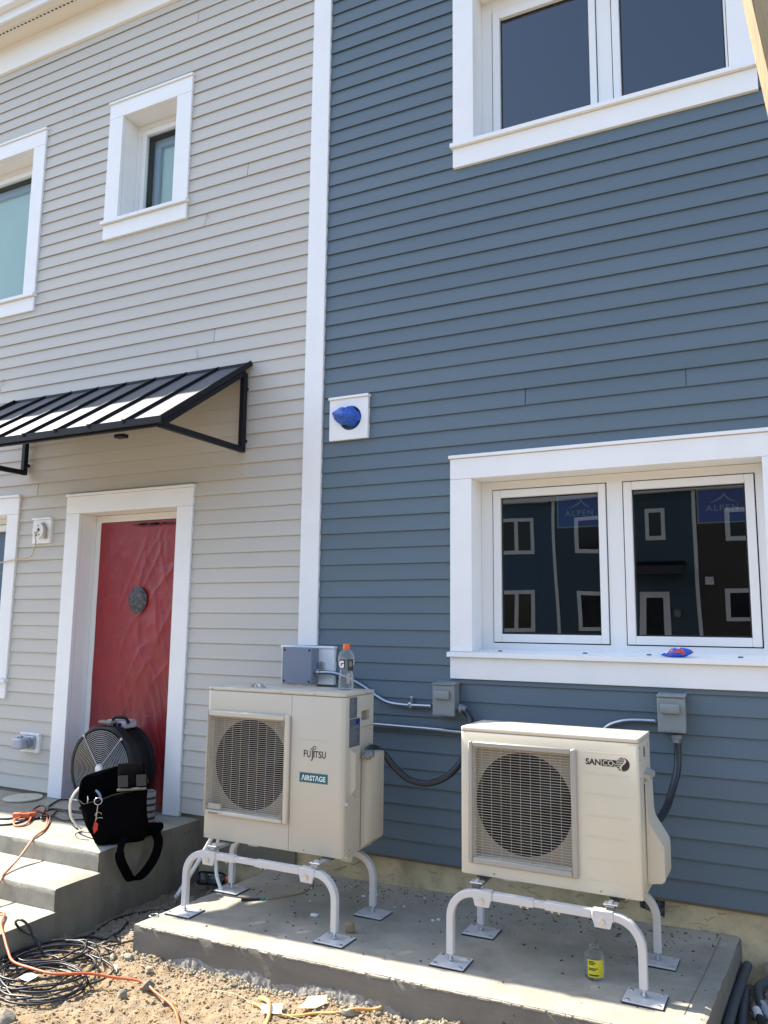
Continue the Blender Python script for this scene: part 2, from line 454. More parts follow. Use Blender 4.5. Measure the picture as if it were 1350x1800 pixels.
TF = -.030        # front face of the trim boards
def casing(win, ox0, ox1, oz0, oz1, ix0, ix1, iz0, iz1, sill=True, bottom=None):
    wm = M['white']; bv = .002
    MB().box(ox0, TF, iz1, ox1, .004, oz1-.022, bv).build('head_casing', wm, win)
    MB().box(ox0-.008, TF-.012, oz1-.020, ox1+.008, .004, oz1, bv).build('drip_cap', wm, win)
    zb = iz0 if sill else bottom
    MB().box(ox0, TF, zb, ix0, .004, iz1-.0015, bv).build('side_casing', wm, win)
    MB().box(ix1, TF, zb, ox1, .004, iz1-.0015, bv).build('side_casing', wm, win)
    if sill:
        b = MB(); b.prism([(ox0-.012, TF-.026, iz0-.030), (ox0-.012, TF-.026, iz0-.004), (ox0-.012, .004, iz0+.001), (ox0-.012, .004, iz0-.030)], (ox1-ox0+.024, 0, 0))
        b.prism([(ix0, .006, iz0-.03), (ix0, .006, iz0+.0012), (ix0, .20, iz0+.022), (ix0, .20, iz0-.03)], (ix1-ix0, 0, 0))
        b.build('sill', wm, win)
        MB().box(ox0, TF, oz0, ox1, .004, iz0-.032, bv).build('apron', wm, win)
def jamb(win, ix0, ix1, iz0, iz1, depth=.15, m='white', sill=True):
    b = MB(); t = .02
    b.box(ix0-t, .006, iz0, ix0-.001, depth+.08, iz1); b.box(ix1+.001, .006, iz0, ix1+t, depth+.08, iz1)
    b.box(ix0-t, .006, iz1+.001, ix1+t, depth+.08, iz1+t)
    b.box(ix0-t, depth+.03, iz0-.05, ix1+t, depth+.08, iz0-.001) if sill else None
    b.build('jamb', M[m], win)
def ring(x0, x1, z0, z1, X0, X1, Z0, Z1, y0, y1, bev=.0015):
    """rectangular ring, inner x0..z1, outer X0..Z1 (butt jointed)"""
    b = MB()
    b.box(X0, y0, Z0, x0, y1, Z1, bev); b.box(x1, y0, Z0, X1, y1, Z1, bev)
    b.box(x0+.0003, y0+.0003, z1, x1-.0003, y1, Z1, bev); b.box(x0+.0003, y0+.0003, Z0, x1-.0003, y1, z0, bev); return b
def rectpane(x0, x1, z0, z1, y): return MB().face([(x0, y, z0), (x1, y, z0), (x1, y, z1), (x0, y, z1)])

def double_window(house, ox0, ox1, oz0, oz1, ix0, ix1, iz0, iz1, gx, gz, sx, sz):
    """gx: glass spans, sx: sash spans"""
    Yf, Ys, Yg = .150, .140, .172
    b = MB(); m1 = sx[0][1]; m2 = sx[1][0]; g = .0065
    b.box(ix0, Yf, iz0+.012, sx[0][0]-g, Yf+.07, iz1-.001); b.box(sx[1][1]+g, Yf, iz0+.012, ix1, Yf+.07, iz1-.001)
    b.box(m1+g, Yf, iz0+.012, m2-g, Yf+.07, iz1-.001)
    for (a, c) in sx:
        b.box(a-g+.0003, Yf+.0003, sz[1]+g, c+g-.0003, Yf+.07, iz1-.0012); b.box(a-g+.0003, Yf+.0003, iz0+.012, c+g-.0003, Yf+.07, sz[0]-g)
    win = b.build('window', M['vinyl'], house)
    for (a, c) in sx:
        rr = MB().box(a-g, Yf+.04, sz[0]-g, a, Yf+.06, sz[1]+g).box(c, Yf+.04, sz[0]-g, c+g, Yf+.06, sz[1]+g)
        rr.box(a, Yf+.04, sz[1], c, Yf+.06, sz[1]+g).box(a, Yf+.04, sz[0]-g, c, Yf+.06, sz[0])
        rr.build('gasket', M['gap'], win)
    for (a, c), (p, q) in zip(sx, gx):
        ring(p, q, gz[0], gz[1], a, c, sz[0], sz[1], Ys, Yf+.035, .003).build('sash', M['vinyl'], win)
        ring(p+.008, q-.008, gz[0]+.008, gz[1]-.008, p-.01, q+.01, gz[0]-.01, gz[1]+.01, Yg-.004, Yg+.02, 0).build('glazing_gasket', M['gap'], win)
        rectpane(p-.005, q+.005, gz[0]-.005, gz[1]+.005, Yg).build('pane', M['pane'], win)
    jamb(win, ix0, ix1, iz0, iz1); casing(win, ox0, ox1, oz0, oz1, ix0, ix1, iz0, iz1)
    # dark room behind the panes
    r = MB(); x0, x1, z0, z1, y0, y1 = ix0-.3, ix1+.3, iz0-.5, iz1+.2, .235, 2.6
    r.face([(x0, y1, z0), (x1, y1, z0), (x1, y1, z1), (x0, y1, z1)]).face([(x0, y0, z0), (x0, y1, z0), (x0, y1, z1), (x0, y0, z1)])
    r.face([(x1, y0, z0), (x1, y1, z0), (x1, y1, z1), (x1, y0, z1)]).face([(x0, y0, z0), (x1, y0, z0), (x1, y1, z0), (x0, y1, z0)])
    r.face([(x0, y0, z1), (x1, y0, z1), (x1, y1, z1), (x0, y1, z1)])
    r.box(x0, y0, z0, ix0, y0+.01, z1); r.box(ix1, y0, z0, x1, y0+.01, z1); r.box(ix0, y0, z0, ix1, y0+.01, iz0-.05); r.box(ix0, y0, iz1+.02, ix1, y0+.01, z1)
    r.build('interior', M['room'], win, recalc=False)
    return win
def single_window(house, ox0, ox1, oz0, oz1, ix0, ix1, iz0, iz1, teal=True):
    Yf, Ys, Yg = .150, .143, .172; fw, sw = .055, .048
    a, c, z0, z1 = ix0+fw, ix1-fw, iz0+.055, iz1-fw; g = .0065
    win = ring(a-g, c+g, z0-g, z1+g, ix0, ix1, iz0+.012, iz1-.001, Yf, Yf+.07, 0).build('window', M['vinyl'], house)
    ring(a, c, z0, z1, a-g, c+g, z0-g, z1+g, Yf+.04, Yf+.06, 0).build('gasket', M['gap'], win)
    p, q, gz0, gz1 = a+sw, c-sw, z0+sw, z1-sw
    ring(p, q, gz0, gz1, a, c, z0, z1, Ys, Yf+.035, .003).build('sash', M['vinyl'], win)
    rectpane(p-.005, q+.005, gz0-.005, gz1+.005, Yg).build('pane', M['pane_clear' if teal else 'pane'], win)
    if teal:
        d0, d1 = .20, .30
        ring(p-.012, q+.012, gz0-.012, gz1+.012, p-.05, q+.05, gz0-.05, gz1+.05, Yg+.012, d1-.002, 0).build('interior_frame', M['darkframe'], win)
        ring(p+.05, q-.05, gz0+.05, gz1-.05, p-.02, q+.02, gz0-.02, gz1+.02, d1-.04, d1-.012, 0).build('sheeting_edge', M['tealedge'], win)
        MB().box(p-.05, d1, gz0-.05, q+.05, d1+.01, gz1+.05).build('sheeting', M['tealsheet'], win)
    else:
        r = MB(); x0, x1, zz0, zz1, y0, y1 = ix0, ix1, iz0, iz1, .235, 2.0
        r.face([(x0, y1, zz0), (x1, y1, zz0), (x1, y1, zz1), (x0, y1, zz1)]).face([(x0, y0, zz0), (x0, y1, zz0), (x0, y1, zz1), (x0, y0, zz1)])
        r.face([(x1, y0, zz0), (x1, y1, zz0), (x1, y1, zz1), (x1, y0, zz1)]).face([(x0, y0, zz0), (x1, y0, zz0), (x1, y1, zz0), (x0, y1, zz0)])
        r.face([(x0, y0, zz1), (x1, y0, zz1), (x1, y1, zz1), (x0, y1, zz1)])
        r.build('interior', M['room'], win, recalc=False)
    jamb(win, ix0, ix1, iz0, iz1); casing(win, ox0, ox1, oz0, oz1, ix0, ix1, iz0, iz1)
    return win

# ---- blue house
blue = thing('row_house', 'slate blue clapboard house with white framed double windows and white corner board', 'house', (2.0, .1, -.3))
LW = (-.373, 1.489, 1.241, 2.580); UW = (-.353, 1.437, 4.476, 5.880)
bopen = [LW, UW]
clapboards(blue, clap_mesh('blue_clapboard', .1024, M['blue']), -1.295, 5.5, .190, .1024, 6.6, bopen,
           {26: [.10, 1.0], 44: [2.6], 12: [2.2], 6: [.45], 35: [2.4]}, random.Random(3))
lin = (-.235, 1.351, 1.398, 2.432); uin = (-.213, 1.297, 4.640, 5.735)
wall_panel(blue, -1.44, 5.5, .17, 7.0, [(lin[0]-.019, lin[1]+.019, lin[2]-.045, lin[3]+.019), (uin[0]-.019, uin[1]+.019, uin[2]-.045, uin[3]+.019)], M['sheath'])
win_lo = double_window(blue, *LW, *lin, [(-.112, .480), (.668, 1.258)], (1.503, 2.330), [(-.157, .522), (.623, 1.303)], (1.456, 2.376))
win_up = double_window(blue, *UW, *uin, [(-.086, .500), (.687, 1.278)], (4.764, 5.580), [(-.135, .542), (.642, 1.320-.03)], (4.712, 5.640))
win_up.name = 'window'
MB().box(-1.440, TF, 1.413, -1.297, .003, 6.61, .002).build('corner_board', M['white'], blue)
MB().box(-1.440, TF, .185, -1.297, .003, 1.166, .002).build('corner_board', M['white'], blue)
# foundation band under the siding
fb = MB().box(-2.215, .022, -.6, 5.5, .20, .205)
fb.build('foundation', M['found'], blue)
MB().prism([(.655, .019, .205), (.790, .019, .195), (.782, .019, .085), (.745, .019, .098), (.665, .019, .115)], (0, .01, 0)).build('membrane_scrap', M['blacksheet'], blue)
MB().prism([(.375, .019, .205), (.47, .019, .205), (.472, .019, .165), (.40, .019, .172)], (0, .01, 0)).build('membrane_scrap', M['blacksheet'], blue)
# scratches and dark cracks in the parging
b = MB(); rc = random.Random(11)
for k in range(46):
    x = rc.uniform(-1.7, 2.2); z = rc.uniform(.03, .17); n = rc.randint(3, 6); P = []
    a = rc.uniform(-.5, .5)
    for i in range(n):
        P.append((x, .0205, z)); x += rc.uniform(.008, .022)*math.cos(a); z += rc.uniform(-.012, .012)+.01*math.sin(a)
    b.tube(P, rc.uniform(.0008, .0022), 5)
b.build('crack', M['woodchip'], blue, kind='stuff')
# small alpine sign stickers behind the lower panes
def sign(x0, x1, z0, z1, tilt=0.0, cx=None):
    y = .1755
    s = MB().box(x0, y, z0, x1, y+.0006, z1).build('window_sticker', M['sign_blue'], win_lo)
    b = MB(); e = .008
    b.box(x0-e, y+.0001, z0-e, x0, y+.0007, z1+e); b.box(x1, y+.0001, z0-e, x1+e, y+.0007, z1+e)
    b.box(x0, y+.0001, z0-e, x1, y+.0007, z0); b.box(x0, y+.0001, z1, x1, y+.0007, z1+e)
    b.build('sticker_border', M['sign_edge'], win_lo)
    cx = cx or (x0+x1)/2; w_ = .19; h = z1-z0
    text('ALPEN', .047, (cx, y-.0006, z0+h*.34), M['sign_ink'], win_lo, 'sticker_lettering', 1.0, .0006, align='CENTER', spacing=1.28)
    b = MB(); zb = z0+h*.60
    # mountain swoosh: two tapering curved limbs meeting at a peak
    pk = (cx+.012, z0+h*.90)
    for sgn, ex in ((-1, cx-.062), (1, cx+.066)):
        up = []; lo = []
        for i in range(9):
            t = i/8; x = pk[0]+(ex-pk[0])*t; z = pk[1]+(zb-pk[1])*(t**.62)
            th = .014*(1-t)+.002
            up.append((x, y-.0006, z)); lo.append((x, y-.0006, z-th))
        b.prism(up+lo[::-1], (0, .0004, 0))
    b.build('sticker_emblem', M['sign_ink'], win_lo)
    MB().box(cx-.07, y-.0005, z0+h*.17, cx+.075, y-.0001, z0+h*.185).build('sticker_rule', M['sign_blue'], win_lo)
sign(.238, .486, 2.138, 2.318, cx=.362); sign(1.018, 1.264, 2.128, 2.306, cx=1.140)
# weep slots in the sill
b = MB()
for x in (-.085, .407, .749, 1.20): b.box(x-.012, .035, 1.4035, x+.012, .042, 1.409)
b.build('weep_slot', M['gap'], win_lo)

# ---- beige house
beige = thing('row_house', 'light grey beige clapboard house with red covered doorway and black awning', 'house', (-5.0, .1, -.3))
SW = (-3.437, -2.562, 4.646, 5.872); UL = (-5.75, -4.200, 4.181, 5.876); LL = (-5.75, -4.186, .932, 2.580); DR = (-3.635, -2.368, .10, 2.545)
clapboards(beige, clap_mesh('beige_clapboard', .1045, M['beige']), -14.0, -1.442, .260, .1045, 6.62, [SW, UL, LL, DR],
           {58: [-2.55, -7.5], 57: [-3.5], 56: [-4.35, -8], 55: [-5.0], 54: [-3.9], 32: [-2.25], 31: [-4.55], 22: [-4.0], 40: [-4.2], 44: [-2.0], 12: [-6.5], 36: [-7.7], 48: [-9]}, random.Random(5))
ins = (-3.287, -2.711, 4.806, 5.718); inul = (-5.61, -4.345, 4.338, 5.720); inll = (-5.61, -4.320, 1.088, 2.420); ind = (-3.490, -2.511, .231, 2.388)
wall_panel(beige, -14, -1.44, .0, 7.0, [(h[0]-.019, h[1]+.019, h[2]-(.045 if h is not ind else .1), h[3]+.019) for h in (ins, inul, inll, ind)], M['sheath'])
single_window(beige, *SW, *ins); single_window(beige, *UL, *inul); single_window(beige, *LL, *inll, teal=False)
MB().box(-14, .022, -.6, -2.23, .20, .20).build('foundation', M['found'], beige)
b = MB()
for P in ([(-2.361, -.0185, 4.641), (-2.372, -.0185, 4.60), (-2.388, -.0185, 4.545)], [(-2.350, -.0185, 4.65), (-2.368, -.0185, 4.62)], [(-2.365, -.0180, 4.63), (-2.36, -.018, 4.61)], [(-2.41, -.017, 3.565), (-2.395, -.017, 3.52), (-2.389, -.017, 3.474)], [(-4.52, -.017, 3.62), (-4.515, -.017, 3.55)]):
    b.tube(P, .0018, 5)
b.jitter(.003, 30).build('scuff_mark', M['ac2_grey'], beige, kind='stuff')
# doorway
b = ring(-3.437, -2.562, .236, 2.330, -3.489, -2.512, .235, 2.386, .150, .22, .003)
door = b.build('door', M['vinyl'], beige)
MB().box(-3.437, .20, .236, -2.562, .235, 2.33).build('door_slab', M['whiteplastic'], door)
casing(door, *DR, *ind, sill=False, bottom=.234)
jamb(door, ind[0], ind[1], .234, ind[3], sill=False)
MB().box(ind[0], -.02, .2315, ind[1], .15, .243, .002).build('threshold', M['zinc'], door)
# eave
MB().box(-14, TF-.01, 6.602, 5.5, .003, 6.863, .002).build('frieze_board', M['white'], beige)
MB().box(-14, -.262, 6.864, 5.5, .003, 6.880).build('soffit', M['cream_soffit'], beige)
b = MB().box(-14, -.192, 6.8585, 5.5, -.160, 6.8635); b.build('soffit_vent_strip', M['cream_soffit'], beige)
b = MB(); x = -7.0
while x < -2.5: b.box(x, -.183, 6.857, x+.026, -.170, 6.8583); x += .048
b.build('vent_slot', M['gap'], beige, kind='stuff')
MB().box(-14, -.285, 6.845, 5.5, -.263, 7.07, .002).build('fascia', M['gutter'], beige)
g = MB().prism([(-14, -.286, 6.93), (-14, -.345, 6.93), (-14, -.365, 6.98), (-14, -.385, 7.00), (-14, -.392, 7.06), (-14, -.286, 7.06)], (19.5, 0, 0)).build('gutter', M['gutter'], beige)
MB().prism([(-14, -.40, 7.062), (-14, -.40, 7.085), (-14, 4.0, 8.9), (-14, 4.0, 8.86)], (19.5, 0, 0)).build('roof', M['shingle'], beige)
MB().prism([(-14, .031, 7.0), (-14, .031, 7.2), (-14, 4.0, 8.8), (-14, 4.0, 7.0)], (19.5, 0, 0)).build('attic_wall', M['sheath'], beige)
MB().box(-14, .24, -.3, -13.9, 4.0, 7.0).build('end_wall', M['sheath'], beige)

# ---- opposite row of houses (seen as a reflection in the panes)
def opposite():
    Y = -30.5
    o = thing('row_house', 'row of dark siding houses across the yard reflected in the lower window panes', 'house', (-2, Y-1, -.2))
    def panel(name, x0, x1, z0, z1, m, y=Y): return MB().box(x0, y-.2, z0, x1, y, z1).build(name, M[m], o)
    panel('wall', -75, -7.64, .2, 7.25, 'opp_blue'); panel('wall', -7.5, -1.67, .2, 7.25, 'opp_navy', Y-.002)
    panel('wall', -1.53, 45, .2, 7.25, 'opp_brown', Y)
    MB().box(-75, Y-.25, -.3, 45, Y-.02, .2).build('foundation', M['found'], o)
    for x in (-7.57, -1.60): MB().box(x-.069, Y-.2, .2, x+.069, Y+.03, 7.25).build('corner_board', M['white'], o)
    MB().box(-75, Y-.3, 7.251, 45, Y+.3, 7.56).build('eave', M['white'], o)
    MB().prism([(-75, Y+.4, 7.565), (-75, Y+.4, 7.63), (-75, Y-5, 9.6), (-75, Y-5, 9.5)], (120, 0, 0)).build('roof', M['shingle'], o)
    def wn(x0, x1, z0, z1, dbl=False, t=.17):
        f = ring(x0+t, x1-t, z0+t, z1-t, x0, x1, z0, z1, Y-.01, Y+.03, 0).build('window', M['white'], o)
        MB().box(x0+t, Y+.002, z0+t, x1-t, Y+.006, z1-t).build('pane', M['opp_glass'], f)
        if dbl: MB().box((x0+x1)/2-.09, Y+.007, z0+t, (x0+x1)/2+.09, Y+.02, z1-t).build('mullion', M['white'], f)
    wn(-10.3, -8.55, 4.72, 6.51, True); wn(-6.6, -5.1, 4.78, 6.40); wn(-3.66, -2.77, 5.25, 6.57); wn(-.53, .95, 5.15, 6.44)
    wn(-10.3, -8.6, 1.30, 3.12, True); wn(-6.68, -5.1, 1.39, 3.16); wn(-.65, .95, 1.87, 3.25)
    wn(3.2, 5.0, 4.8, 6.5, True); wn(3.2, 5.0, 1.4, 3.1, True); wn(-14.5, -12.8, 4.7, 6.5, True); wn(-14.5, -12.8, 1.3, 3.1, True)
    d = ring(-3.72, -2.98, .3, 2.85, -4.0, -2.71, .25, 3.11, Y-.01, Y+.03, 0).build('door', M['white'], o)
    MB().box(-3.72, Y+.002, .3, -2.98, Y+.006, 2.85).build('door_slab', M['opp_glass'], d)
    MB().prism([(-4.6, Y, 4.4), (-4.6, Y+1.0, 3.8), (-4.6, Y+1.0, 3.75), (-4.6, Y, 4.3)], (2.6, 0, 0)).build('door_awning', M['blackmetal'], o)
    MB().box(-1.31, Y, 3.41, -1.01, Y+.04, 3.72).build('vent_block', M['white'], o)
    MB().box(-2.56, Y, 2.0, -2.30, Y+.1, 2.3).build('electric_box', M['discbox'], o)
opposite()

# ================================================================== PAD AND STEPS
def padz(x): return .031+.02*x
def build_pad():
    o = thing('concrete_pad', 'low concrete pad carrying both heat pumps, its front edge in sunlight', 'concrete pad', (-.3, -.55, -.14))
    FL, FR, BR, BL = (-1.706, -1.116), (1.045, -1.128), (1.135, .021), (-1.600, .021)
    b = MB(); nx, ny = 140, 50; rows = []
    for j in range(ny+1):
        v = j/ny; row = []
        for i in range(nx+1):
            u = i/nx
            x = (FL[0]*(1-u)+FR[0]*u)*(1-v)+(BL[0]*(1-u)+BR[0]*u)*v
            y = (FL[1]*(1-u)+FR[1]*u)*(1-v)+(BL[1]*(1-u)+BR[1]*u)*v
            e = noise.noise(Vector((x*14, y*14, 1)))*.0035+noise.noise(Vector((x*45, y*45, 4)))*.002
            if j == 0: y += e*1.3
            if i == 0: x += e
            if i == nx: x += e
            z = padz(x)+.0014*noise.noise(Vector((x*6, y*6, 0)))
            if j == 0 or i == nx or i == 0: z -= .006
            row.append(b.bm.verts.new((x, y, z)))
        rows.append(row)
    for j in range(ny):
        for i in range(nx): b.bm.faces.new((rows[j][i], rows[j][i+1], rows[j+1][i+1], rows[j+1][i]))
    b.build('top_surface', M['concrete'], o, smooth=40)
    # formed sides
    b = MB()
    def side(pts, nrm):
        prev = None
        for (x, y, z) in pts:
            col = []
            for k, dz in enumerate((-.0062, -.014, -.05, -.10, -.16, -.32)):
                e = .004 if k else 0.0
                jx = noise.noise(Vector((x*9, y*9, dz*20)))*.003
                col.append(b.bm.verts.new((x+nrm[0]*(e+jx), y+nrm[1]*(e+jx), z+dz)))
            if prev:
                for k in range(5): b.bm.faces.new((prev[k], col[k], col[k+1], prev[k+1]))
            prev = col
    side([(v.co.x, v.co.y, padz(v.co.x)) for v in []] or [(FL[0]+(FR[0]-FL[0])*i/140, FL[1]+(FR[1]-FL[1])*i/140+(noise.noise(Vector(((FL[0]+(FR[0]-FL[0])*i/140)*14, FL[1]*14, 1)))*.0045), padz(FL[0]+(FR[0]-FL[0])*i/140)) for i in range(141)], (0, -1))
    side([(FR[0]+(BR[0]-FR[0])*j/50, FR[1]+(BR[1]-FR[1])*j/50, padz(FR[0])) for j in range(51)], (1, 0))
    side([(FL[0]+(BL[0]-FL[0])*j/50, FL[1]+(BL[1]-FL[1])*j/50, padz(FL[0])) for j in range(51)], (-1, 0))
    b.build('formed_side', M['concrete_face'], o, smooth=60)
    # chipped arris line along the front edge
    b = MB(); rr = random.Random(2)
    for i in range(150):
        x = rr.uniform(FL[0]+.01, FR[0]-.01); y = FL[1]+(FR[1]-FL[1])*(x-FL[0])/(FR[0]-FL[0])
        l = rr.uniform(.01, .05)
        b.box(x, y-.0065-rr.uniform(0, .004), padz(x)-.013-rr.uniform(0, .004), x+l, y+.004, padz(x)-.0075, .0012)
    b.jitter(.003, 60).build('chipped_edge', M['concrete'], o, kind='stuff')
    # trowelled margin lines
    b = MB()
    b.tube([(1.05, -.03, padz(1.05)+.0005), (1.02, -.45, padz(1.02)+.0005), (.975, -.95, padz(.975)+.0005)], .002, 5)
    b.build('trowel_line', M['steps_side'], o)
    # crumbly over-pour at the foot of the front face
    b = MB(); prev = None
    for i in range(330):
        x = -1.48+1.55*i/329; f = max(0, min(1, (noise.noise(Vector((x*3.1, 5, 0)))+.55)*1.5))*min(1, i/40)*min(1, (329-i)/50)
        y0 = FL[1]-.004; w_ = .003+.020*f+.012*f*noise.noise(Vector((x*30, 1, 0))); h = -.095-.045*(1-f)
        col = []
        for k in range(7):
            t = k/6; y = y0-w_*math.sin(t*1.57); z = h-.06*(1-math.cos(t*1.57)) - .02*t
            nz = .006*f*noise.noise(Vector((x*55, y*55, z*55)))
            col.append(b.bm.verts.new((x, y-nz, z+nz+padz(x))))
        if prev:
            for k in range(6): b.bm.faces.new((prev[k], col[k], col[k+1], prev[k+1]))
        prev = col
    b.build('overpour', M['spill'], o, smooth=80)
build_pad()

def build_steps():
    o = thing('concrete_steps', 'pale concrete landing with two steps below the red doorway', 'steps', (-3.6, -.6, -.2))
    XR = -2.212; XL = -6.2
    lv = [(-.884, .231, .021), (-1.208, .120, -.884), (-1.56, .004, -1.208)]
    for k, (yf, z, yb) in enumerate(lv):
        b = MB(); nx, ny = 90, 16; rows = []; xr = XR+(.0, .02, .035)[k]
        for j in range(ny+1):
            row = []
            for i in range(nx+1):
                x = XL+(xr-XL)*i/nx; y = yf+(yb-yf)*j/ny
                e = noise.noise(Vector((x*12, y*12, k)))*.003
                zz = z+.0015*noise.noise(Vector((x*5, y*5, k)))
                if j == 0: y += e; zz -= .005
                if i == nx: x += e; zz -= .004
                row.append(b.bm.verts.new((x, y, zz)))
            rows.append(row)
        for j in range(ny):
            for i in range(nx): b.bm.faces.new((rows[j][i], rows[j][i+1], rows[j+1][i+1], rows[j+1][i]))
        nxt = lv[k+1][1] if k < 2 else -.4
        # riser
        prev = None
        for i in range(nx+1):
            v = rows[0][i].co; col = [rows[0][i]]
            for dz in (.01, .04, .08): col.append(b.bm.verts.new((v.x, v.y-.004+.002*noise.noise(Vector((v.x*9, dz*20, k))), z-dz)))
            col.append(b.bm.verts.new((v.x, v.y-.004, nxt-.003)))
            if prev:
                for q in range(4): b.bm.faces.new((prev[q], col[q], col[q+1], prev[q+1]))
            prev = col
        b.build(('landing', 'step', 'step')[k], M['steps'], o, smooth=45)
        # side wall of this level
        b = MB(); n = 24; prev = None
        for j in range(n+1):
            y = yf+(yb-yf)*j/n; col = []
            for t in (0, .05, .15, .3, .5, .75, 1):
                zz = (z-.005)+( -.45-z)*t
                col.append(b.bm.verts.new((xr+.003*noise.noise(Vector((y*7, zz*7, 2)))+.001, y, zz)))
            if prev:
                for q in range(6): b.bm.faces.new((prev[q], col[q], col[q+1], prev[q+1]))
            prev = col
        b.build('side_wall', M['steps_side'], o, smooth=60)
build_steps()

# ================================================================== AWNING
def build_awning():
    o = thing('awning', 'black standing seam metal awning on tube brackets above the red doorway', 'awning', (-3.1, -.05, 2.74))
    XL, XR, YT, ZT, YF, ZF = -4.31, -1.897, -.012, 3.385, -.905, 2.775
    d = Vector((0, YF-YT, ZF-ZT)).normalized(); nrm = Vector((0, d.z, -d.y)); 
    if nrm.z < 0: nrm = -nrm
    seams = [XR-.005]+[-2.19-.297*k for k in range(8)]
    edges = [XR]+[-2.19-.297*k for k in range(7)]+[XL]
    for k in range(len(edges)-1):
        x1, x0 = edges[k], edges[k+1]
        T = Vector((0, YT, ZT)); F = Vector((0, YF, ZF)); P = []
        b = MB()
        b.prism([(x0+.008, T.y, T.z), (x0+.008, F.y, F.z), (x0+.008, F.y+nrm.y*-.004, F.z-.005), (x0+.008, T.y, T.z-.005)], (x1-x0-.016, 0, 0))
        b.build('roof_panel', M['roofmetal'], o)
    for k, x in enumerate(edges[1:-1]):
        T = Vector((x, YT, ZT)); F = Vector((x, YF-.004, ZF-.002)); b = MB()
        a = Vector((.0055, 0, 0)); up = nrm*.021
        b.prism([T-a, T+a, T+a+up, T-a+up], F-T)
        b.prism([F-a*1.6+Vector((0, -.008, -.012)), F+a*1.6+Vector((0, -.008, -.012)), F+a*1.6+up+Vector((0, -.008, 0)), F-a*1.6+up+Vector((0, -.008, 0))], (0, .014, 0))
        b.build('standing_seam', M['blackmetal'], o)
    MB().prism([(XL-.01, YF-.012, ZF+.012), (XL-.01, YF-.012, ZF-.03), (XL-.01, YF+.004, ZF-.03), (XL-.01, YF+.004, ZF+.012)], (XR-XL+.02, 0, 0)).build('front_fascia', M['blackmetal'], o)
    MB().box(XL-.012, -.040, ZT-.02, XR+.012, -.023, ZT+.006).build('wall_flashing', M['blackmetal'], o)
    for x in (XL-.006, XR+.006):
        T = Vector((x, -.034, ZT)); F = Vector((x, YF-.008, ZF)); u = nrm*.017; v = -nrm*.020
        MB().prism([T+u, T+v, F+v, F+u], (.009 if x > -3 else -.009, 0, 0)).build('side_trim', M['blackmetal'], o)
    for x in (-4.126, -1.93):
        br = MB().box(x-.02, -.075, 2.735, x+.02, -.035, 3.31, .003).build('bracket', M['blackmetal'], o)
        MB().tube([(x, -.055, 2.755), (x, YF+.03, 2.745)], .019, square=True).build('bottom_arm', M['blackmetal'], br)
        MB().tube([(x, -.055, 3.31), (x, YF+.03, 2.745)], .017, square=True).build('raking_arm', M['blackmetal'], br)
        for z in (2.82, 3.20):
            MB().lathe([(.014, 0), (.014, .036)], (x, -.036, z), 'Y', 10).build('standoff_bolt', M['blackmetal'], br)
            MB().tube([(x-.045, -.03, z-.005), (x, -.03, z)], .010, 8).build('bolt_sleeve', M['blackmetal'], br)
    MB().tube([(XL+.03, YF+.045, 2.752), (XR-.03, YF+.045, 2.752)], .014, square=True).build('purlin', M['blackmetal'], o)
    MB().box(-2.37, YF+.09, 2.715, -2.29, YF+.14, 2.738, .003).build('drip_bracket', M['blackmetal'], o)
build_awning()

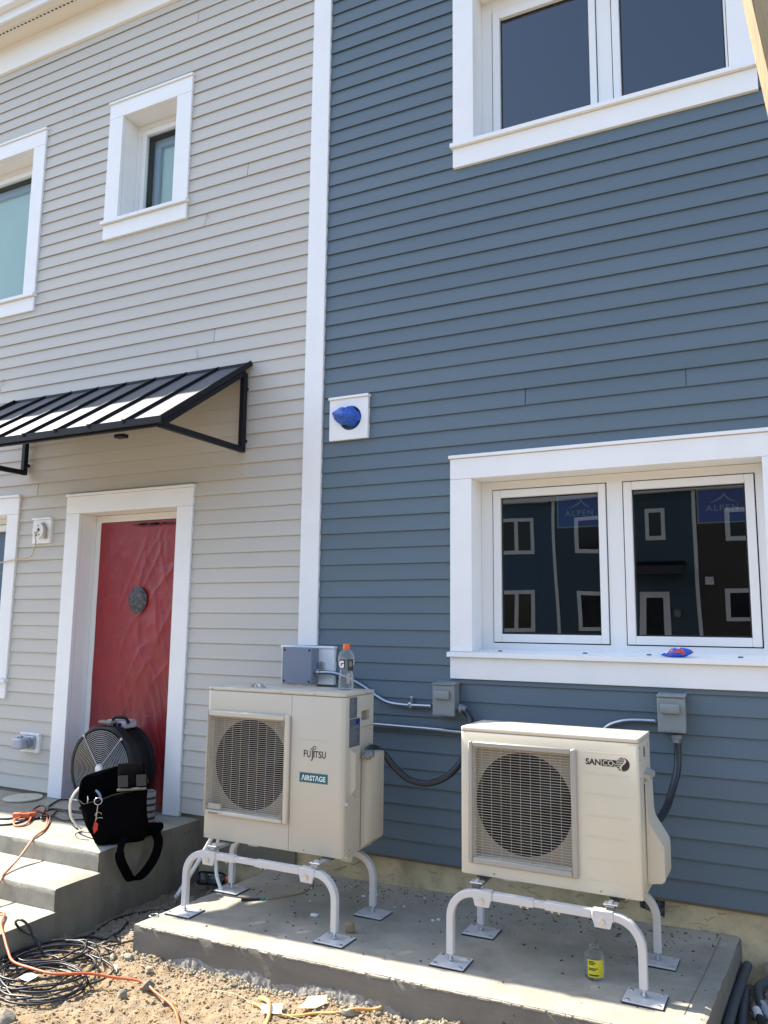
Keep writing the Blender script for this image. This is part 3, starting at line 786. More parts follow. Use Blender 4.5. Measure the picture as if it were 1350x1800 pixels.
# ================================================================== WALL FITTINGS
def mount_block(o, x0, x1, z0, z1, m='white', yf=-.034):
    MB().box(x0, yf, z0, x1, .002, z1-.016, .002).build('mounting_block', M[m], o)
    MB().box(x0-.006, yf-.010, z1-.015, x1+.006, .002, z1, .002).build('block_cap', M[m], o)
def vent():
    o = thing('wall_vent', 'white square vent block with its pipe stuffed with a blue plastic bag', 'vent', (-1.087, -.02, 2.75))
    c = (-1.075, 2.895); n = 40; R = .082
    # block with a round opening
    b = MB(); x0, x1, z0, z1 = -1.232, -.944, 2.752, 3.028; yf = -.036; ring_i = []; ring_o = []; ring_b = []
    for k in range(n):
        a = 2*math.pi*(k+.5)/n; dx, dz = math.cos(a), math.sin(a)
        t = min(((x1 if dx > 0 else x0)-c[0])/dx if abs(dx) > 1e-6 else 9, ((z1 if dz > 0 else z0)-c[1])/dz if abs(dz) > 1e-6 else 9)
        ring_i.append(b.bm.verts.new((c[0]+R*dx, yf, c[1]+R*dz))); ring_o.append(b.bm.verts.new((c[0]+t*dx, yf, c[1]+t*dz)))
        ring_b.append(b.bm.verts.new((c[0]+R*dx, .08, c[1]+R*dz)))
    for k in range(n):
        q = (k+1) % n
        b.bm.faces.new((ring_i[k], ring_i[q], ring_o[q], ring_o[k])); b.bm.faces.new((ring_i[k], ring_i[q], ring_b[q], ring_b[k]))
    for s in ((x0, x0+.012, z0, z1), (x1-.012, x1, z0, z1)): b.box(s[0], yf+.0006, s[2], s[1], .002, s[3])
    b.box(x0+.012, yf+.0006, z0, x1-.012, .002, z0+.012)
    b.build('mounting_block', M['white'], o)
    MB().box(-1.238, -.048, 3.029, -.938, .002, 3.046, .002).build('block_cap', M['white'], o)
    MB().lathe([(.08, 0), (.08, .004)], (c[0], .05, c[1]), 'Y', 30).build('pipe_interior', M['gap'], o)
    # crumpled bag pushed into the pipe, bulging outwards
    b = bmesh.new(); bmesh.ops.create_icosphere(b, subdivisions=4, radius=1)
    for v in b.verts:
        q = v.co.copy(); nz = noise.noise(q*2.1+Vector((4, 2, 0)))*.28+noise.noise(q*5+Vector((1, 7, 0)))*.13+noise.noise(q*11)*.05
        # notch at the top
        notch = .45*math.exp(-((q.x+.08)**2/.03+(q.z-.95)**2/.18))
        r = 1+nz*.6-notch
        v.co = Vector((q.x*.083*r-.006+(-.034 if q.x < -.3 else 0)*max(0, -q.x-.3)*1.6, q.y*.065*r, q.z*.068*r+.012+(.01*(-q.x))))
    t = MB(); t._add(b, Matrix.Translation((c[0], -.035, c[1])))
    t.build('blue_bag_plug', M['bluefilm'], o, smooth=35)
vent()

def outlet_upper():
    o = thing('light_fixture_base', 'white wall plate with round fixture base and tan wire, left of the doorway', 'wall plate', (-3.895, -.02, 2.16))
    mount_block(o, -3.995, -3.795, 2.165, 2.372)
    MB().lathe([(.062, -.030), (.062, -.006), (.056, 0)], (-3.902, -.035, 2.265), 'Y', 28).build('round_base', M['whiteplastic'], o, smooth=40)
    MB().lathe([(.013, -.002), (.013, 0)], (-3.893, -.0655, 2.272), 'Y', 14).build('wire_hole', M['gap'], o)
    MB().prism([(-3.86, -.036, 2.33), (-3.825, -.036, 2.28), (-3.825, -.036, 2.20), (-3.845, -.036, 2.20), (-3.845, -.036, 2.275), (-3.88, -.036, 2.325)], (0, -.022, 0)).build('bracket_arm', M['ac2_grey'], o)
    for (x, z) in ((-3.90, 2.305), (-3.912, 2.228), (-3.93, 2.25), (-3.885, 2.232)):
        MB().lathe([(.006, -.0015), (.006, 0)], (x, -.0655, z), 'Y', 8).build('screw', M['gap'], o)
    wv = MB().tube([(-4.9, -.06, 1.97), (-4.6, -.06, 2.0), (-4.335, -.05, 2.02), (-4.171, -.05, 2.037), (-4.001, -.05, 2.054), (-3.955, -.052, 2.088), (-3.925, -.055, 2.17), (-3.925, -.066, 2.227), (-3.893, -.066, 2.27)], .0055, 7, smooth=5)
    tag(wv.build('wire', M['tan'], None, smooth=180), 'thin tan wire from the round fixture base running left across the window casing', 'wire')
outlet_upper()
def outlet_lower():
    o = thing('outlet_box', 'low outdoor outlet with smoky bubble cover on a white block left of the steps', 'outlet', (-3.855, -.02, .54))
    mount_block(o, -3.955, -3.758, .545, .690)
    MB().box(-3.93, -.060, .572, -3.79, -.036, .668, .004).build('cover_base', M['clearbox'], o)
    MB().box(-3.925, -.150, .578, -3.815, -.060, .662, .018, 3).build('bubble_cover', M['clearbox'], o, smooth=40)
    MB().box(-3.80, -.1, .60, -3.785, -.06, .65, .003).build('hinge', M['fitting'], o)
    MB().box(-3.90, -.12, .663, -3.86, -.09, .678, .003).build('lock_tab', M['clearbox'], o)
outlet_lower()

def junction():
    o = thing('junction_box', 'square grey junction box on a white block at the foot of the white corner board', 'junction box', (-1.36, -.02, 1.169))
    MB().box(-1.555, -.038, 1.169, -1.160, .002, 1.394, .002).build('mounting_block', M['white'], o)
    MB().box(-1.561, -.048, 1.395, -1.154, .002, 1.411, .002).build('block_cap', M['white'], o)
    x0, x1, z0, z1 = -1.483, -1.270, 1.176, 1.398
    MB().box(x0, -.125, z0, x1, -.039, z1, .004).build('box_body', M['greybox'], o)
    MB().box(x0-.004, -.136, z0-.004, x1+.004, -.126, z1+.004, .003).build('box_cover', M['greybox'], o)
    for x in (x0+.014, x1-.014):
        for z in (z0+.014, z1-.014): MB().lathe([(.007, -.003), (.007, 0)], (x, -.1362, z), 'Y', 10).build('cover_screw', M['gap'], o)
    MB().lathe([(.020, 0), (.020, .02), (.015, .022), (.015, .036)], (x1, -.085, 1.247), 'X', 14).build('conduit_connector', M['zinc'], o, smooth=40)
    MB().prism([(-1.255, -.04, 1.27), (-1.225, -.04, 1.27), (-1.225, -.04, 1.305), (-1.24, -.04, 1.315), (-1.255, -.04, 1.305)], (0, -.02, 0)).build('strap_lug', M['zinc'], o)
junction()
def conduit(path, r, name, label, m='emt', cat='conduit', strap=None, n=10):
    o = thing(name, label, cat, path[0])
    MB().tube(path, r, n, smooth=6).build('pipe', M[m], o, smooth=180)
    for (x, y, z) in (strap or []):
        MB().box(x-.012, y-.018, z-.017, x+.012, y+.026, z+.017, .006).build('strap', M['zinc'], o)
        MB().box(x-.010, y+.012, z+.016, x+.010, y+.03, z+.05, .003).build('strap_tab', M['zinc'], o)
    return o
conduit([(-1.235, -.085, 1.247), (-1.17, -.083, 1.248), (-1.10, -.072, 1.238), (-1.01, -.055, 1.203), (-.93, -.045, 1.164), (-.853, -.042, 1.117), (-.775, -.042, 1.083), (-.67, -.042, 1.072), (-.56, -.042, 1.073), (-.485, -.042, 1.074)],
        .0140, 'conduit', 'bent galvanized conduit from the junction box to the left disconnect switch', strap=[(-.625, -.042, 1.073)])
conduit([(-1.30, -.042, .952), (-1.0, -.042, .948), (-.6, -.042, .943), (-.1, -.042, .938), (.40, -.042, .936), (.47, -.042, .965), (.53, -.042, 1.02), (.585, -.042, 1.048), (.66, -.042, 1.064), (.79, -.042, 1.068)],
        .0140, 'conduit', 'straight galvanized conduit behind the units rising to the right disconnect switch')
def disconnect(x, z, label):
    o = thing('disconnect_switch', label, 'electrical box', (x+.065, -.02, z), 'disconnect switches on the blue wall')
    MB().box(x, -.105, z, x+.128, -.018, z+.178, .005).build('body', M['discbox'], o)
    MB().box(x-.004, -.116, z-.003, x+.132, -.1055, z+.172, .004).build('cover', M['discbox'], o)
    MB().prism([(x-.006, -.018, z+.19), (x-.006, -.018, z+.1755), (x-.006, -.122, z+.1745), (x-.006, -.122, z+.182)], (.140, 0, 0)).build('rain_hood', M['discbox'], o)
    MB().box(x+.012, -.140, z+.092, x+.108, -.117, z+.142, .009, 2).build('handle_cover', M['discbox'], o, smooth=40)
    MB().box(x+.02, -.1185, z+.006, x+.11, -.117, z+.011).build('lip', M['greybox'], o)
    return o
disconnect(-.446, 1.034, 'grey disconnect switch box beside the orange capped bottle, left of the big window apron')
disconnect(.805, 1.026, 'grey disconnect switch box above the right heat pump with a whip from its underside')
def whip(path, label, ends):
    o = thing('flexible_conduit', label, 'conduit', path[0])
    MB().tube(path, .0180, 10, smooth=7).build('whip', M['whip'], o, smooth=180)
    for (p, d) in ends:
        p = Vector(p); d = Vector(d).normalized(); q = d.to_track_quat('Z', 'Y').to_matrix().to_4x4()
        t = MB(); t.lathe([(.017, 0), (.017, .02), (.027, .021), (.027, .038), (.021, .04), (.021, .06)], (0, 0, 0), 'Z', 12)
        t.xform(Matrix.Translation(p) @ q); t.build('connector', M['fitting'], o, smooth=40)
    return o
whip([(-.305, -.07, 1.075), (-.262, -.075, 1.06), (-.225, -.09, 1.02), (-.20, -.15, .95), (-.19, -.25, .87), (-.195, -.32, .82), (-.26, -.36, .745), (-.37, -.37, .70), (-.48, -.38, .715), (-.555, -.40, .775), (-.605, -.44, .85), (-.64, -.50, .885), (-.62, -.575, .878), (-.60, -.60, .866)],
     'dark flexible conduit sagging between the left disconnect switch and the left heat pump', [((-.318, -.07, 1.075), (1, 0, -.05)), ((-.642, -.612, .855), (.8, .25, .25))])
whip([(.885, -.062, 1.035), (.888, -.063, .99), (.888, -.065, .92), (.885, -.09, .84), (.868, -.15, .76), (.85, -.25, .69), (.83, -.38, .655), (.80, -.47, .65)],
     'dark flexible conduit dropping from the right disconnect switch behind the right heat pump', [((.885, -.062, 1.030), (0, 0, -1))])

# ================================================================== HEAT PUMPS
def carve(o, cutters):
    for c in cutters:
        md = o.modifiers.new('cut', 'BOOLEAN'); md.operation = 'DIFFERENCE'; md.object = c; md.solver = 'EXACT'
    dg = bpy.context.evaluated_depsgraph_get(); dg.update()
    me = bpy.data.meshes.new_from_object(o.evaluated_get(dg)); o.modifiers.clear()
    old = o.data; o.data = me
    while len(me.materials) > 1: me.materials.pop()
    for c in cutters: bpy.data.objects.remove(c)
    me.polygons.foreach_set('use_smooth', [True]*len(me.polygons)); me.set_sharp_from_angle(angle=math.radians(35))
def rounded_box(x0, y0, z0, x1, y1, z1, r_vert, r_small):
    """upright box with generous vertical front corners and small other edges"""
    b = bmesh.new()
    P = []
    def arc(cx, cy, a0, r):
        for k in range(7):
            a = math.radians(a0+90*k/6); P.append((cx+r*math.cos(a), cy+r*math.sin(a)))
    arc(x0+r_vert, y0+r_vert, 180, r_vert); arc(x1-r_vert, y0+r_vert, 270, r_vert)
    rb = .006; arc(x1-rb, y1-rb, 0, rb); arc(x0+rb, y1-rb, 90, rb)
    lo = [b.verts.new((x, y, z0)) for x, y in P]; hi = [b.verts.new((x, y, z1)) for x, y in P]
    n = len(P); bot = b.faces.new(lo[::-1]); top = b.faces.new(hi)
    for i in range(n): b.faces.new((lo[i], lo[(i+1) % n], hi[(i+1) % n], hi[i]))
    bmesh.ops.recalc_face_normals(b, faces=b.faces)
    es = [e for e in b.edges if len({round(v.co.z, 4) for v in e.verts}) == 1]
    if r_small > 0: bmesh.ops.bevel(b, geom=es, offset=r_small, segments=2, affect='EDGES', profile=.5)
    t = MB(); t._add(b); return t
def fan_parts(o, cx, cz, r, yb, depth, shroud):
    """circular opening behind the grille with a dark propeller"""
    MB().lathe([(r-.001, yb+.0005), (r-.012, yb+.03), (r-.012, yb+depth)], (cx, 0, cz), 'Y', 40, cap=False).build('fan_shroud', M['fan_dark'], o, smooth=60)
    MB().lathe([(r-.002, 0), (r-.002, .004)], (cx, yb+depth-.006, cz), 'Y', 40).build('fan_back', M['fan_dark'], o)
    hub = MB().lathe([(.03, 0), (.055, .015), (.055, .07)], (cx, yb+.035, cz), 'Y', 20).build('fan_hub', M['fan_dark'], o, smooth=40)
    for k in range(3):
        a0 = math.radians(25+120*k); b = MB(); rows = []
        for i in range(7):
            rr = .05+(r-.075)*i/6; row = []
            for j in range(6):
                t = j/5; a = a0+math.radians(78)*(t-.5)*(1-.15*i/6)+.5*i/6
                row.append(b.bm.verts.new((cx+rr*math.cos(a), yb+.04+.06*t, cz+rr*math.sin(a))))
            rows.append(row)
        for i in range(6):
            for j in range(5): b.bm.faces.new((rows[i][j], rows[i][j+1], rows[i+1][j+1], rows[i+1][j]))
        b.build('fan_blade', M['fan_dark'], hub, smooth=180, recalc=False)

def recess_shade_plate(o, x0, x1, z0, z1, cx, cz, R, y):  # plate added behind the wires, its dark tan paints recess shade in the corners
    b = MB(); n = 72; ri = []; ro = []
    for k in range(n):
        a = 2*math.pi*(k+.5)/n; dx, dz = math.cos(a), math.sin(a)
        t = min(((x1 if dx > 0 else x0)-cx)/dx if abs(dx) > 1e-6 else 9, ((z1 if dz > 0 else z0)-cz)/dz if abs(dz) > 1e-6 else 9)
        q = min(R, t-.001)
        ri.append(b.bm.verts.new((cx+q*dx, y, cz+q*dz))); ro.append(b.bm.verts.new((cx+t*dx, y, cz+t*dz)))
    for k in range(n): b.bm.faces.new((ri[k], ri[(k+1) % n], ro[(k+1) % n], ro[k]))
    b.build('recess_shade_plate', M['fan_in'], o)

def fujitsu():
    x0, x1, yf, yb, z0, z1 = -1.556, -.658, -.787, -.457, .370, 1.192
    o = thing('heat_pump', 'tall cream outdoor heat pump marked FUJITSU with a teal badge, left one on the pad', 'heat pump', (-1.1, -.62, z0))
    zl = 1.172
    cab = rounded_box(x0, yf, z0, x1, yb, zl-.001, .028, .004).build('cabinet', M['ac'], o, smooth=35)
    gx0, gx1, gz0, gz1 = -1.528, -1.018, .527, 1.032
    def cutter(b): return b.build('cutter', M['ac'], o)
    c1 = cutter(MB().box(gx0+.004, yf-.05, gz0+.004, gx1-.004, yf+.042, gz1-.004))
    cx, cz, r = -1.268, .778, .243
    c2 = cutter(MB().lathe([(r, yf-.06), (r, yf+.22)], (cx, 0, cz), 'Y', 48))
    c3 = cutter(MB().box(x1-.03, -.602, 1.037, x1+.05, -.508, 1.088, .004))
    c4 = cutter(MB().box(-.985, yf-.05, z0-.05, -.982, yf+.004, zl+.02))
    carve(cab, [c1, c2, c3, c4])
    MB().box(x1-.028, -.598, 1.04, x1-.022, -.512, 1.085).build('hand_grip', M['fan_in'], o)
    rounded_box(x0-.003, yf-.003, zl+.0015, x1+.003, yb+.003, z1, .031, .004).build('top_panel', M['ac'], o, smooth=50)
    fan_parts(o, cx, cz, r, yf+.042, .16, 'fan_in')
    recess_shade_plate(o, gx0+.005, gx1-.005, gz0+.005, gz1-.005, cx, cz, r-.002, yf+.040)
    # plastic grille frame with rounded lip and wires
    gr = ring(gx0, gx1, gz0, gz1, gx0-.010, gx1+.032, gz0-.024, gz1+.030, yf-.020, yf-.0005, .006).build('fan_grille', M['ac'], o, smooth=40)
    b = MB(); n = 48
    for k in range(n):
        z = gz0+(gz1-gz0)*(k+.5)/n; b.box(gx0-.001, yf-.0162, z-.0011, gx1+.001, yf-.0156, z+.0011)
    for k in range(1, 9):
        x = gx0+(gx1-gx0)*k/9; b.box(x-.0007, yf-.0150, gz0-.001, x+.0007, yf-.0144, gz1+.001)
    b.build('grille_wires', M['grille'], gr, kind='stuff')
    for (x, z) in ((gx0+.012, gz1-.012), (gx1-.012, gz1-.012), (gx0+.012, gz0+.012), (gx1-.012, gz0+.012)):
        MB().box(x-.010, yf-.017, z-.012, x+.010, yf-.010, z+.012).build('grille_clip', M['fan_in'], gr)
    MB().box(-1.503, yf-.0195, .535, -1.418, yf-.0188, .562).build('rating_tag', M['ac2_grey'], gr)
    MB().box(-1.507, yf-.0265, .5065, -1.425, yf-.0245, .5225, .0008).build('slot_frame', M['ac'], gr)
    MB().box(-1.497, yf-.0275, .509, -1.432, yf-.0268, .520).build('drain_slot', M['fan_in'], gr)
    # badges
    MB().box(-.931, yf-.0012, .944, -.744, yf-.0002, .9455).build('panel_line', M['ac_side'], o)
    zc = .856
    for ch, px, wd in (('F', 0, .0165), ('U', .0200, .0220), ('I', .0600, .0058), ('T', .0672, .0215), ('S', .0900, .0200), ('U', .1125, .0220)):
        text(ch, .0490, (-.9015+px, yf-.0006, zc), M['ink'], o, fitw=wd, bold=.0006)
    b = MB()
    b.tube([(-.8475, yf-.001, zc+.036), (-.8475, yf-.001, zc-.006), (-.8500, yf-.001, zc-.013), (-.8555, yf-.001, zc-.016)], .0027, 6)
    def loop(c, rx, rz, rot):
        P = []
        for k in range(15):
            a = 2*math.pi*k/14; x = rx*math.cos(a); z = rz*math.sin(a)
            P.append((c[0]+x*math.cos(rot)-z*math.sin(rot), yf-.001, c[1]+x*math.sin(rot)+z*math.cos(rot)))
        return P
    b.tube(loop((-.8485, zc+.0430), .0072, .0056, .4), .0014, 6); b.tube(loop((-.8355, zc+.0500), .0085, .0078, .4), .0014, 6)
    b.build('emblem', M['ink'], o)
    MB().box(-.924, yf-.0012, .727, -.752, yf-.0002, .776).build('badge', M['teal_ink'], o)
    try: text('\u039bIRST\u039bGE', .036, (-.838, yf-.0018, .738), M['wht_ink'], o, sx=.90, bold=.0005, align='CENTER')
    except Exception: pass
    # screws on the lid rim and the foot of the front panel
    for x in (-1.52, -1.05, -.84): MB().lathe([(.0045, -.002), (.0045, 0)], (x, yf-.004, 1.180), 'Y', 8).build('screw', M['screw'], o)
    for (x, z) in ((-1.537, .386), (-.89, .386)): MB().lathe([(.0045, -.002), (.0045, 0)], (x, yf, z), 'Y', 8).build('screw', M['screw'], o)
    for (y, z) in ((-.55, 1.180), (-.50, .985), (-.70, .775), (-.585, .70), (-.66, .655), (-.72, .40)):
        MB().lathe([(.0045, 0), (.0045, .002)], (x1+(.004 if z > 1.17 else 0), y, z), 'X', 8).build('screw', M['screw'], o)
    # right hand side: labels, raised ribs, valve cover
    for (y0, y1, za, zb) in ((-.737, -.655, 1.060, 1.166), (-.735, -.620, .912, 1.056)):
        MB().box(x1, y0, za, x1+.0012, y1, zb).build('side_label', M['labelgrey'], o)
    b = MB(); rl = random.Random(4)
    for (y0, y1, za, zb) in ((-.731, -.661, 1.066, 1.160), (-.729, -.626, .918, 1.02)):
        z = zb-.004
        while z > za:
            b.box(x1+.0012, y0, z, x1+.0016, y0+(y1-y0)*rl.uniform(.5, 1), z+.0012); z -= .0058
    b.build('label_print', M['ac2_grey'], o, kind='stuff')
    MB().box(x1+.0013, -.668, 1.024, x1+.0018, -.626, 1.050).build('label_print_block', M['sign_blue'], o)
    MB().box(x1, -.600, 1.002, x1+.002, -.470, 1.0035).build('panel_seam', M['fan_in'], o)
    MB().box(x1, -.6015, .385, x1+.002, -.600, .905).build('panel_seam', M['fan_in'], o)
    MB().prism([(x1, -.715, .895), (x1+.022, -.702, .880), (x1+.022, -.702, .70), (x1, -.715, .665)], (0, .035, 0)).build('side_rib', M['ac_side'], o)
    for z in (.80, .755): MB().box(x1, -.652, z, x1+.001, -.645, z+.028).build('vent_slit', M['gap'], o)
    MB().box(x1-.014, -.775, .625, x1+.018, -.735, .645, .006).build('side_lug', M['ac_side'], o)
    # valve cover: faceted upright box on the rear half of the side
    P = [(x1, -.598), (x1+.030, -.596), (x1+.058, -.560), (x1+.066, -.50), (x1+.066, -.452), (x1, -.452)]
    b = MB(); z0c, z1c = .376, .880
    lo = [b.bm.verts.new((x, y, z0c+.05*min(1, (x-x1)/.06))) for x, y in P]; hi = [b.bm.verts.new((x, y, z1c-.012*(x-x1)/.06)) for x, y in P]
    b.bm.faces.new(lo[::-1]); b.bm.faces.new(hi)
    for i in range(len(P)): b.bm.faces.new((lo[i], lo[(i+1) % len(P)], hi[(i+1) % len(P)], hi[i]))
    bmesh.ops.bevel(b.bm, geom=list(b.bm.edges), offset=.004, segments=2, affect='EDGES')
    b.build('valve_cover', M['ac_side'], o, smooth=40)
    for x in (-1.40, -.76): MB().box(x-.03, yf+.02, z0-.018, x+.03, yb-.02, z0-.0005).build('mounting_foot', M['darkbar'], o)
    b = MB().box(-1.30, -.70, z0+.001, -1.0, -.69, z0+.002); b.bm.free()
fujitsu()

def sanco():
    x0, x1, yf, yb, z0, z1 = -.008, .815, -.810, -.505, .405, 1.072
    o = thing('heat_pump', 'low ivory heat pump marked SANCO2 with a grey framed fan grille', 'heat pump', (.4, -.65, z0))
    zl = 1.052
    cab = rounded_box(x0, yf, z0, x1, yb, zl-.0008, .012, .004).build('cabinet', M['ac2'], o, smooth=35)
    gx0, gx1, gz0, gz1 = .054, .520, .486, .984
    cx, cz, r = .288, .737, .231
    cu = lambda b: b.build('cutter', M['ac2'], o)
    c1 = cu(MB().box(gx0+.003, yf-.05, gz0+.003, gx1-.003, yf+.036, gz1-.003))
    c2 = cu(MB().lathe([(r, yf-.06), (r, yf+.20)], (cx, 0, cz), 'Y', 48))
    c3 = cu(MB().box(x1-.02, -.665, .845, x1+.04, -.632, .868, .003))
    carve(cab, [c1, c2, c3])
    rounded_box(x0-.001, yf-.001, zl+.0012, x1+.001, yb+.001, z1, .012, .003).build('top_panel', M['ac2'], o, smooth=50)
    b = MB()
    for y in (-.73, -.66, -.59): b.box(x0+.03, y-.010, z1-.002, x1-.03, y+.010, z1+.0022, .002)
    b.build('top_rib', M['ac2'], o)
    fan_parts(o, cx, cz, r, yf+.036, .15, 'fan_in')
    recess_shade_plate(o, gx0+.004, gx1-.004, gz0+.004, gz1-.004, cx, cz, r-.002, yf+.034)
    gr = ring(gx0, gx1, gz0, gz1, gx0-.020, gx1+.026, gz0-.027, gz1+.024, yf-.014, yf-.0004, .004).build('fan_grille', M['ac2_grey'], o, smooth=40)
    b = MB(); n = 42
    for k in range(n):
        z = gz0+(gz1-gz0)*(k+.5)/n; b.box(gx0-.001, yf-.0086, z-.0011, gx1+.001, yf-.0080, z+.0011)
    for k in range(1, 10):
        x = gx0+(gx1-gx0)*k/10; b.box(x-.0007, yf-.0074, gz0-.001, x+.0007, yf-.0068, gz1+.001)
    b.build('grille_wires', M['grille'], gr, kind='stuff')
    # pressed ribs on the service panel
    for z in (1.002, .912, .823, .732, .642, .552, .462):
        MB().box(.584, yf-.0022, z-.0016, .772, yf+.001, z+.0016, .0009).build('panel_rib', M['ac2'], o)
    # emblem
    zc = .948
    text('SAN', .036, (.586, yf-.0006, zc), M['ink'], o, fitw=.066, bold=.0011)
    MB().box(.656, yf-.0012, zc-.002, .725, yf-.0002, zc+.026).build('badge', M['ink'], o)
    text('CO', .032, (.660, yf-.0017, zc+.0015), M['ac2'], o, sx=1.0, bold=.0002)
    text('2', .020, (.708, yf-.0017, zc-.0005), M['ac2'], o, sx=1.0)
    ec = Vector((.7475, 0, zc+.011)); R = .029; b = MB(); n = 40
    b.lathe([(R, -.0010), (R, -.0002)], (ec.x, yf, ec.z), 'Y', n); b.build('emblem_disc', M['ink'], o)
    b = MB()
    # S-shaped light band
    up = []; lo = []
    for i in range(21):
        t = -1+2*i/20; x = ec.x+.011*math.sin(t*math.pi)*.95; wv = .0036*(1-abs(t)**4)+.0006
        up.append((x-wv, yf-.0014, ec.z+R*1.04*t)); lo.append((x+wv, yf-.0014, ec.z+R*1.04*t))
    b.prism(up+lo[::-1], (0, -.0003, 0)); b.build('emblem_wave', M['ac2'], o)
    b = MB()
    for k in range(6):
        t = -.72+k*.27; xa = ec.x-math.sqrt(max(0, 1-t*t))*R; xb = ec.x+.011*math.sin((t+.12)*math.pi)-.003
        b.prism([(xa, yf-.0014, ec.z+t*R), (xb, yf-.0014, ec.z+t*R+.005), (xb, yf-.0014, ec.z+t*R+.0078), (xa, yf-.0014, ec.z+t*R+.0028)], (0, -.0003, 0))
    b.build('emblem_stripe', M['ac2'], o)
    for (x, z) in ((.155, .422), (.640, .420)): MB().lathe([(.005, -.002), (.005, 0)], (x, yf, z), 'Y', 8).build('screw', M['screw'], o)
    for (y, z) in ((-.785, 1.03), (-.78, .90), (-.77, .43), (-.56, .43), (-.79, .98)):
        MB().lathe([(.0045, 0), (.0045, .002)], (x1, y, z), 'X', 8).build('screw', M['screw'], o)
    MB().box(x1, -.685, .978, x1+.001, -.650, 1.022).build('side_label', M['labelgrey'], o)
    MB().box(x1, -.592, 1.005, x1+.001, -.562, 1.03).build('pink_label', mat('pale_pink_label', (.62, .42, .34), .5), o)
    MB().box(x1-.018, -.662, .848, x1-.014, -.635, .866).build('grip_recess', M['gap'], o)
    MB().prism([(x1, -.715, .895), (x1+.028, -.70, .885), (x1+.034, -.60, .890), (x1, -.59, .905)], (0, 0, .018)).build('grip_hood', M['ac2_grey'], o)
    # side cover, wide at the foot and sloping back to the cabinet
    prof = [(x1, .880), (x1+.006, .870), (x1+.010, .730), (x1+.016, .700), (x1+.070, .615), (x1+.076, .60), (x1+.076, .470), (x1+.068, .455), (x1, .445)]
    b = MB(); b.prism([(x, -.700, z) for x, z in prof], (0, .20, 0))
    bmesh.ops.bevel(b.bm, geom=[e for e in b.bm.edges], offset=.005, segments=2, affect='EDGES')
    b.build('side_cover', mat('side_cover_plastic', (.62, .56, .44), .42), o, smooth=40)
    MB().lathe([(.010, 0), (.010, .02), (.006, .021), (.006, .035)], (x1, -.54, .43), 'X', 10).build('pipe_stub', M['zinc'], o)
    for x in (.09, .70): MB().box(x-.032, yf+.03, z0-.018, x+.032, yb-.02, z0-.0005).build('mounting_foot', M['darkbar'], o)
    o.rotation_euler.z = math.radians(-0.5)
sanco()

